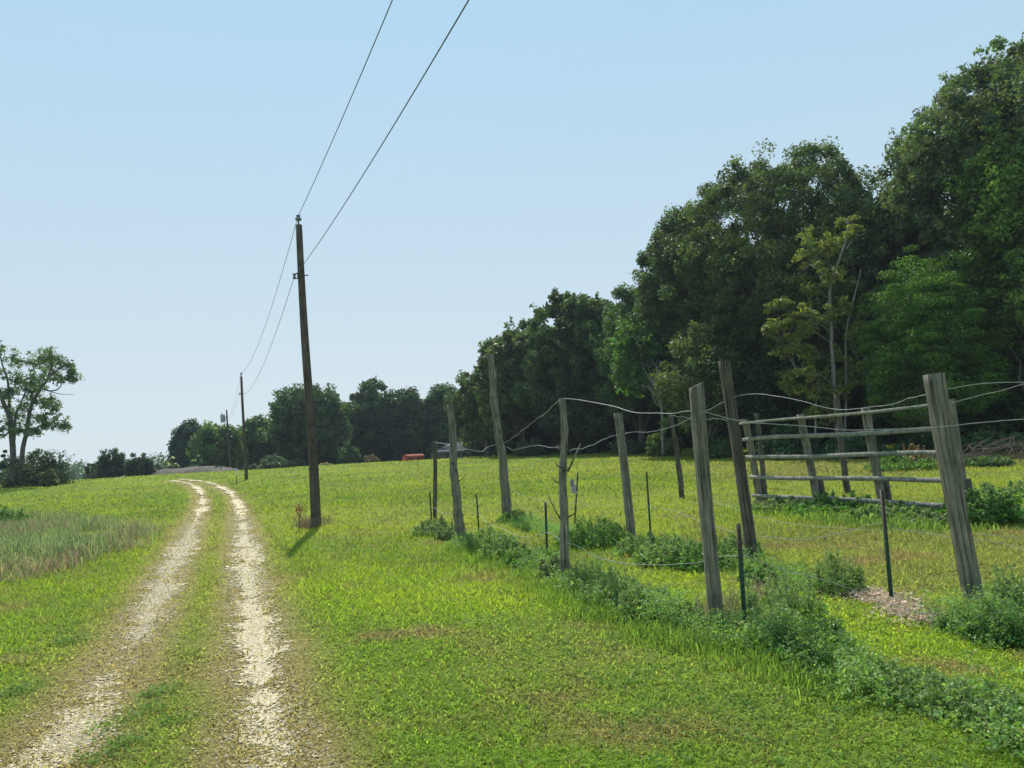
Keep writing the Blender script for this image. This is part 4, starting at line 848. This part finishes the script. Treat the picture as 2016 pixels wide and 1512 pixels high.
def drystuff(name, label, cs, n, hh, spread, colr, seed, wd=.004, mat=None):
    g = np.random.default_rng(seed); xs = []; ys = []
    for u, v in cs:
        b = gp(u, v); xs.append(b.x+g.normal(0, spread, n)); ys.append(b.y+g.normal(0, spread, n))
    x = np.concatenate(xs); y = np.concatenate(ys); m = len(x); c = np.array(colr)*(.6+.8*g.random((m, 1)))
    V, T, cc_ = blades(x, y, hh*(.4+.9*g.random(m)), np.full(m, wd), .2+.7*g.random(m), c, g)
    o = mk(name, V, T, mat or M_dry, colr=cc_); return meta(o, label, kind='stuff')
drystuff('dry_grass', 'pinkish dry grass tufts around the foot of the nearest utility pole', [(603, 1038), (612, 1040), (598, 1036), (640, 1032)], 110, .3, .12, (.27, .2, .13), 1)
drystuff('dry_grass', 'sparse dry stalks round the foot of the thick pale post', [(1395, 1235), (1430, 1225), (1450, 1220), (1500, 1190)], 90, .3, .12, (.3, .26, .15), 2, .003)
drystuff('lush_grass', 'longer bright grass along the front fence line', [(900, 1082), (925, 1090), (960, 1105), (1000, 1120), (1040, 1140), (1080, 1160), (1120, 1180), (1160, 1205), (1210, 1222), (1280, 1250), (1340, 1265), (1390, 1270), (1440, 1280), (1500, 1300), (1560, 1330), (1640, 1350)], 520, .13, .18, (.19, .30, .05), 3, .004, M_grass)
drystuff('lush_grass', 'longer grass under the board fence', [(1500, 1008), (1560, 1012), (1620, 1020), (1680, 1028), (1740, 1034), (1800, 1040), (1860, 1045)], 500, .16, .35, (.18, .28, .05), 4, .009, M_grass)
# tall grass thicket at the left
g = np.random.default_rng(21); xs = []; ys = []; hs = []; cs = []
poly = [(gp(u, v)) for u, v in [(-220, 1150), (-200, 1020), (30, 1018), (150, 1022), (270, 1040), (300, 1062), (240, 1090), (120, 1125), (0, 1165)]]
px = np.array([p_.x for p_ in poly]); py = np.array([p_.y for p_ in poly])
def inpoly(x, y):
    ins = np.zeros(len(x), bool); n = len(px); j = n-1
    for i in range(n):
        c = ((py[i] > y) != (py[j] > y)) & (x < (px[j]-px[i])*(y-py[i])/(py[j]-py[i]+1e-12)+px[i]); ins ^= c; j = i
    return ins
x = g.uniform(px.min(), px.max(), 240000); y = g.uniform(py.min(), py.max(), 240000)
m = inpoly(x+g.normal(0, .25, len(x)), y+g.normal(0, .35, len(x))) & (fbm(x, y, 1.3, 80) > .33+.25*g.random(len(x))); x = x[m][:60000]; y = y[m][:60000]; n = len(x)
front = np.clip((py.min()+4.2-y)/3+.4*(fbm(x, y, 1.2, 90)-.5), 0, 1)
gr = np.array([.21, .27, .12]); br = np.array([.30, .25, .15]); f2 = (front*(g.random(n) < .75))[:, None]
c = (gr*(1-f2)+br*f2)*(.6+.8*g.random((n, 1))); pk = (fbm(x, y, 2, 95) > .6) & (g.random(n) < .5); c[pk] = np.array([.26, .19, .15])
hh = (.12+.42*g.random(n)**1.5)*(1-.5*front)*(.35+1.2*fbm(x, y, 1.5, 97))
V, T, c = blades(x, y, hh, .004+.005*g.random(n), .2+1.0*g.random(n)**2, c, g)
o = mk('tall_grass', V, T, M_grass, colr=c); meta(o, 'unmown blue green tall grass and dry weeds left of the track', kind='stuff')
# wood chips / dead leaves
def litter(label, cs, n, spread, seed, size=.018):
    g = np.random.default_rng(seed); C = []
    for u, v in cs:
        b = gp(u, v); xx = b.x+g.normal(0, spread, n); yy = b.y+g.normal(0, spread*.9, n); C.append(np.stack([xx, yy, H(xx, yy)+.012+.05*g.random(n)**2], 1))
    C = np.vstack(C); V, Qf, c = leaves(C, np.full(len(C), .006), 1, size, np.array([.42, .33, .25]), g, up=1.5, cvar=.5, aspect=.35)
    o = mk('wood_chips', V, Qf, M_dry, colr=c); meta(o, label, kind='stuff')
litter('pale wood chips and dead leaves below the tall dark steel post', [(1690, 1172), (1730, 1178), (1765, 1192), (1795, 1208), (1820, 1218), (1860, 1228)], 700, .13, 31, .022)
litter('dead leaves and chips at the foot of the thick pale post', [(1395, 1245), (1420, 1250)], 140, .1, 32)
litter('dry litter strip along the feet of the tallest timber', [(1500, 1160), (1530, 1158), (1610, 1165)], 120, .16, 33)
# leafy ground cover patches in the turf
g = np.random.default_rng(41); C = []
for k in range(900):
    x, y = scatter_view(1, 3.4, 16, g, 1.1); x, y = x[0], y[0]
    if rutdist([x], [y])[0] < .5 or vn(np.array([x]), np.array([y]), 1.6, 99)[0] < .45: continue
    r_ = .03+.07*g.random(); m = int(14+120*r_); a = g.random(m)*6.28; q_ = r_*np.sqrt(g.random(m)); C.append(np.stack([x+np.cos(a)*q_, y+np.sin(a)*q_, H(x+np.cos(a)*q_, y+np.sin(a)*q_)+.015+.03*g.random(m)], 1))
for u, v in [(205, 1440), (290, 1400), (310, 1370), (270, 1420), (330, 1355), (250, 1470), (340, 1425), (200, 1500), (120, 1270), (30, 1370), (70, 1355), (150, 1265)]:
    b = gp(u, v); m = int(g.integers(60, 260)); C.append(np.stack([b.x+g.normal(0, .07, m), b.y+g.normal(0, .06, m), h(b.x, b.y)+.01+.05*g.random(m)], 1))
C = np.vstack(C); V, Qf, c = leaves(C, np.full(len(C), .01), 1, .012, np.array([.11, .18, .045]), g, up=1.2, aspect=.55)
o = mk('ground_cover', V, Qf, M_grass, colr=c); meta(o, 'small clover like leafy patches in the turf', kind='stuff')

# ------------------------------------------------------------------ brush pile, bank, far fence, marker, shed, house
b = pt(1975, 905, 31); g = np.random.default_rng(51); mb = MB(); z0 = h(b.x, 31)
root = empty('brush_pile', (b.x, 31, z0), 'heap of bare grey brushwood at the edge of the wood, far right', 'brush pile')
for k in range(150):
    x = g.normal(0, 1.5); y = g.normal(0, .5); z = .75*g.random()*math.exp(-(x/1.7)**2); a = g.normal(0, .5)+(0 if g.random() < .7 else 1.5); L = .5+1.1*g.random(); c_ = g.normal(0, .18)
    mb.tube([(x-math.cos(a)*L*.5, y-math.sin(a)*L*.3, z), (x, y, z+.08+c_*.5), (x+math.cos(a)*L*.5, y+math.sin(a)*L*.3, z+c_+.1)], [.02*g.random()+.008, .012, .005], 5)
V_ = np.vstack(mb.v); V_[:, 2] = np.maximum(V_[:, 2], .0)
mk('branch_heap', V_, np.vstack(mb.f), M_twig, root)
# bank of soil
c0 = pt(305, 925, 97); c1 = pt(478, 925, 97); nx_, nz_ = 70, 12; V = []
for i in range(nx_):
    for j in range(nz_):
        t_ = i/(nx_-1); s_ = j/(nz_-1); x = c0.x+(c1.x-c0.x)*t_; y = 93+5*s_; top = .85*math.sin(math.pi*s_)**.7*(math.sin(math.pi*min(1, t_*1.02))**.35)*(.75+.4*vn(np.array([x]), np.array([y]), 1.6, 120)[0])
        V.append((x, y, h(x, y)-.1+top+.15*vn(np.array([x]), np.array([y]), .5, 121)[0]))
idx = np.arange(nx_*nz_).reshape(nx_, nz_); Qb = np.stack([idx[:-1, :-1], idx[1:, :-1], idx[1:, 1:], idx[:-1, 1:]], -1).reshape(-1, 4)
o = mk('soil_bank', np.array(V), Qb, M_soil); meta(o, 'low grey brown soil bank where the track bends away', kind='structure')
# far rail fence
a0 = pt(105, 941, 92); a1 = pt(205, 937, 96); M_dkw = M_postdark
root = empty('rail_fence', (a0.x, a0.y, h(a0.x, a0.y)), 'low dark rail fence at the far left edge of the field', 'fence')
for k in range(6):
    t_ = k/5; x = (a1.x-a0.x)*t_; y = (a1.y-a0.y)*t_; z = h(a0.x+x, a0.y+y)-h(a0.x, a0.y); mb = MB(); mb.tube([(x, y, z-.1), (x, y, z+.62)], .06, 6); mb.build('post', M_dkw, root)
for zz in (.28, .52):
    mb = MB(); mb.tube([((a1.x-a0.x)*t_, (a1.y-a0.y)*t_-.08, h(a0.x+(a1.x-a0.x)*t_, a0.y+(a1.y-a0.y)*t_)-h(a0.x, a0.y)+zz+.03*math.sin(t_*9)) for t_ in np.linspace(0, 1, 8)], .05, 6); mb.build('rail', M_dkw, root)
# marker stake
b = pt(466, 946, 53); z0 = h(b.x, 53); root = empty('marker_stake', (b.x, 53, z0), 'thin white topped marker stake left of the middle utility pole', 'marker stake')
mb = MB(); mb.tube([(0, 0, -.1), (0, 0, .42)], .035, 8); mb.build('stake_base', noisemat('stake_red', (.12, .05, .04), (.2, .09, .07), (9, 9, 9)), root)
mb = MB(); mb.tube([(0, 0, .421), (0, 0, .95)], .03, 8); mb.build('stake_top', noisemat('stake_white', (.6, .6, .6), (.75, .75, .75), (9, 9, 9)), root)
# red shed
Yd = 96; b = pt(814, 912, Yd); z0 = h(b.x, Yd)-.55; M_red = noisemat('red_paint', (.22, .035, .02), (.30, .055, .03), (6, 6, 6), bump=.2); M_redr = noisemat('red_roofing', (.3, .07, .04), (.38, .1, .06), (6, 6, 6), bump=.2)
zt_ = pt(820, 894, Yd).z; hs_ = zt_-z0; root = empty('shed', (b.x, Yd, z0), 'small red shed with rounded barrel roof before the far trees', 'shed'); root.rotation_euler = (0, 0, R(28))
mb = MB(); wl = hs_-.32; mb.box((-1.05, -.95, 0), (1.05, .95, wl)); 
mb.build('wall', M_red, root)
prof = [(math.cos(a), math.sin(a)) for a in np.linspace(0, math.pi, 9)]
mb = MB(); V = []
for xx in (-1.12, 1.12):
    for c_, s_ in prof: V.append((xx, c_*1.02, wl+.01+s_*(hs_-wl)))
Qf = [(i, i+1, i+10, i+9) for i in range(8)]; 
mb.add(V, Qf); mb.add([V[i] for i in range(9)]+[V[i+9] for i in range(9)], [(0, 2, 1, 0)][:0] or [(0, 3, 2, 1), (0, 5, 4, 3), (0, 7, 6, 5), (9, 10, 11, 12), (9, 12, 13, 14), (9, 14, 15, 16)]); mb.build('roof', M_redr, root)
mb = MB(); mb.box((-.4, -.99, .05), (.4, -.953, wl-.08)); mb.build('door', M_red, root)
# house with a porch
Yd = 101; cL = pt(862, 900, Yd); cR = pt(985, 895, Yd); wdt = cR.x-cL.x; z0 = h(cL.x+wdt/2, Yd)-.4
M_wall = noisemat('house_siding', (.1, .115, .125), (.15, .165, .175), (1, 1, 18), bump=.2); M_roof = noisemat('roof_shingle', (.05, .055, .06), (.09, .095, .1), (3, 12, 12), bump=.4); M_proof = noisemat('porch_roofing', (.08, .085, .09), (.12, .125, .13), (3, 12, 12), bump=.3)  # siding and roof colours darkened to stand in for the trees' shade
M_trim = noisemat('white_trim', (.25, .27, .25), (.34, .36, .34), (5, 5, 5), bump=.05)
m_, t, p, out = newmat('window_glass'); p.inputs['Base Color'].default_value = (.02, .03, .04, 1); p.inputs['Roughness'].default_value = .08; M_glass = m_
root = empty('house', (cL.x, Yd, z0), 'low grey house with open front porch in the shade of the trees', 'house'); root.rotation_euler = (0, 0, R(4))
ze = pt(900, 886, Yd).z-z0; zr_ = pt(950, 866, Yd).z-z0
mb = MB(); mb.box((0, 0, 0), (wdt, 5, ze)); mb.build('wall', M_wall, root)
mb = MB(); ov = .35; mb.add([(-ov, -ov, ze), (wdt+ov, -ov, ze), (wdt+ov-1.5, 2.5, zr_), (-ov+2.2, 2.5, zr_), (-ov, 5.3, ze), (wdt+ov, 5.3, ze), (-ov, -ov, ze-.12), (wdt+ov, -ov, ze-.12)], [(0, 1, 2, 3), (3, 2, 5, 4), (6, 7, 1, 0), (1, 5, 2, 2), (0, 3, 4, 4)][:3]); mb.add([(-ov, -ov, ze), (-ov+2.2, 2.5, zr_), (-ov, 5.3, ze), (-ov, 2, ze)], [(0, 1, 2, 3)]); mb.add([(wdt+ov, -ov, ze), (wdt+ov, 2, ze), (wdt+ov, 5.3, ze), (wdt+ov-1.5, 2.5, zr_)], [(0, 1, 2, 3)]); mb.build('roof', M_roof, root)
mb = MB(); mb.add([(-.9, -1.9, ze-.25), (wdt*.62, -1.9, ze-.25), (wdt*.62, -.36, ze+.12), (.2, -.36, ze+.12), (-.9, -1.9, ze-.33), (wdt*.62, -1.9, ze-.33)], [(0, 1, 2, 3), (4, 5, 1, 0)]); mb.build('porch_roof', M_proof, root)
mb = MB(); mb.box((-.9, -1.8, 0), (wdt*.9, -.01, .25)); mb.build('porch_floor', M_trim, root)
for xx in (-.75, .85, 3.1, 4.4, wdt*.62-.1):
    mb = MB(); mb.box((xx, -1.78, .25), (xx+.1, -1.68, ze-.3)); mb.build('porch_post', M_trim, root)
for xx in (1.3, 3.6, 6.6):
    mb = MB(); mb.box((xx-.06, -.03, .85), (xx+.96, -.005, 1.95)); f_ = mb.build('window', M_trim, root); mb = MB(); mb.box((xx, -.04, .91), (xx+.9, -.032, 1.89)); mb.build('pane', M_glass, f_)
mb = MB(); mb.box((2.5, -.035, .26), (3.35, -.008, 2.15)); mb.build('door', M_trim, root)
# low scattered dead branch arcs near the house / reddish dry plants at wood foot
weed('brown dead weed standing before the dark wood behind the board fence', 1803, 912, .5, .9, 95, (.2, .125, .08), spikes=26, leaf=.05, group='weed clumps around the board fence')
# summer haze
m, t, p, out = newmat('haze_air'); t.nodes.remove(p); v = t.nodes.new('ShaderNodeVolumePrincipled'); v.inputs['Color'].default_value = (.72, .86, 1, 1); v.inputs['Density'].default_value = .0003; v.inputs['Anisotropy'].default_value = .3
t.links.new(v.outputs[0], out.inputs['Volume'])
mb = MB(); mb.box((-1520, -220, -9), (1520, 2520, 27)); o = mb.build('haze', m); meta(o, 'pale blue summer haze over the field', kind='stuff')
print('done')
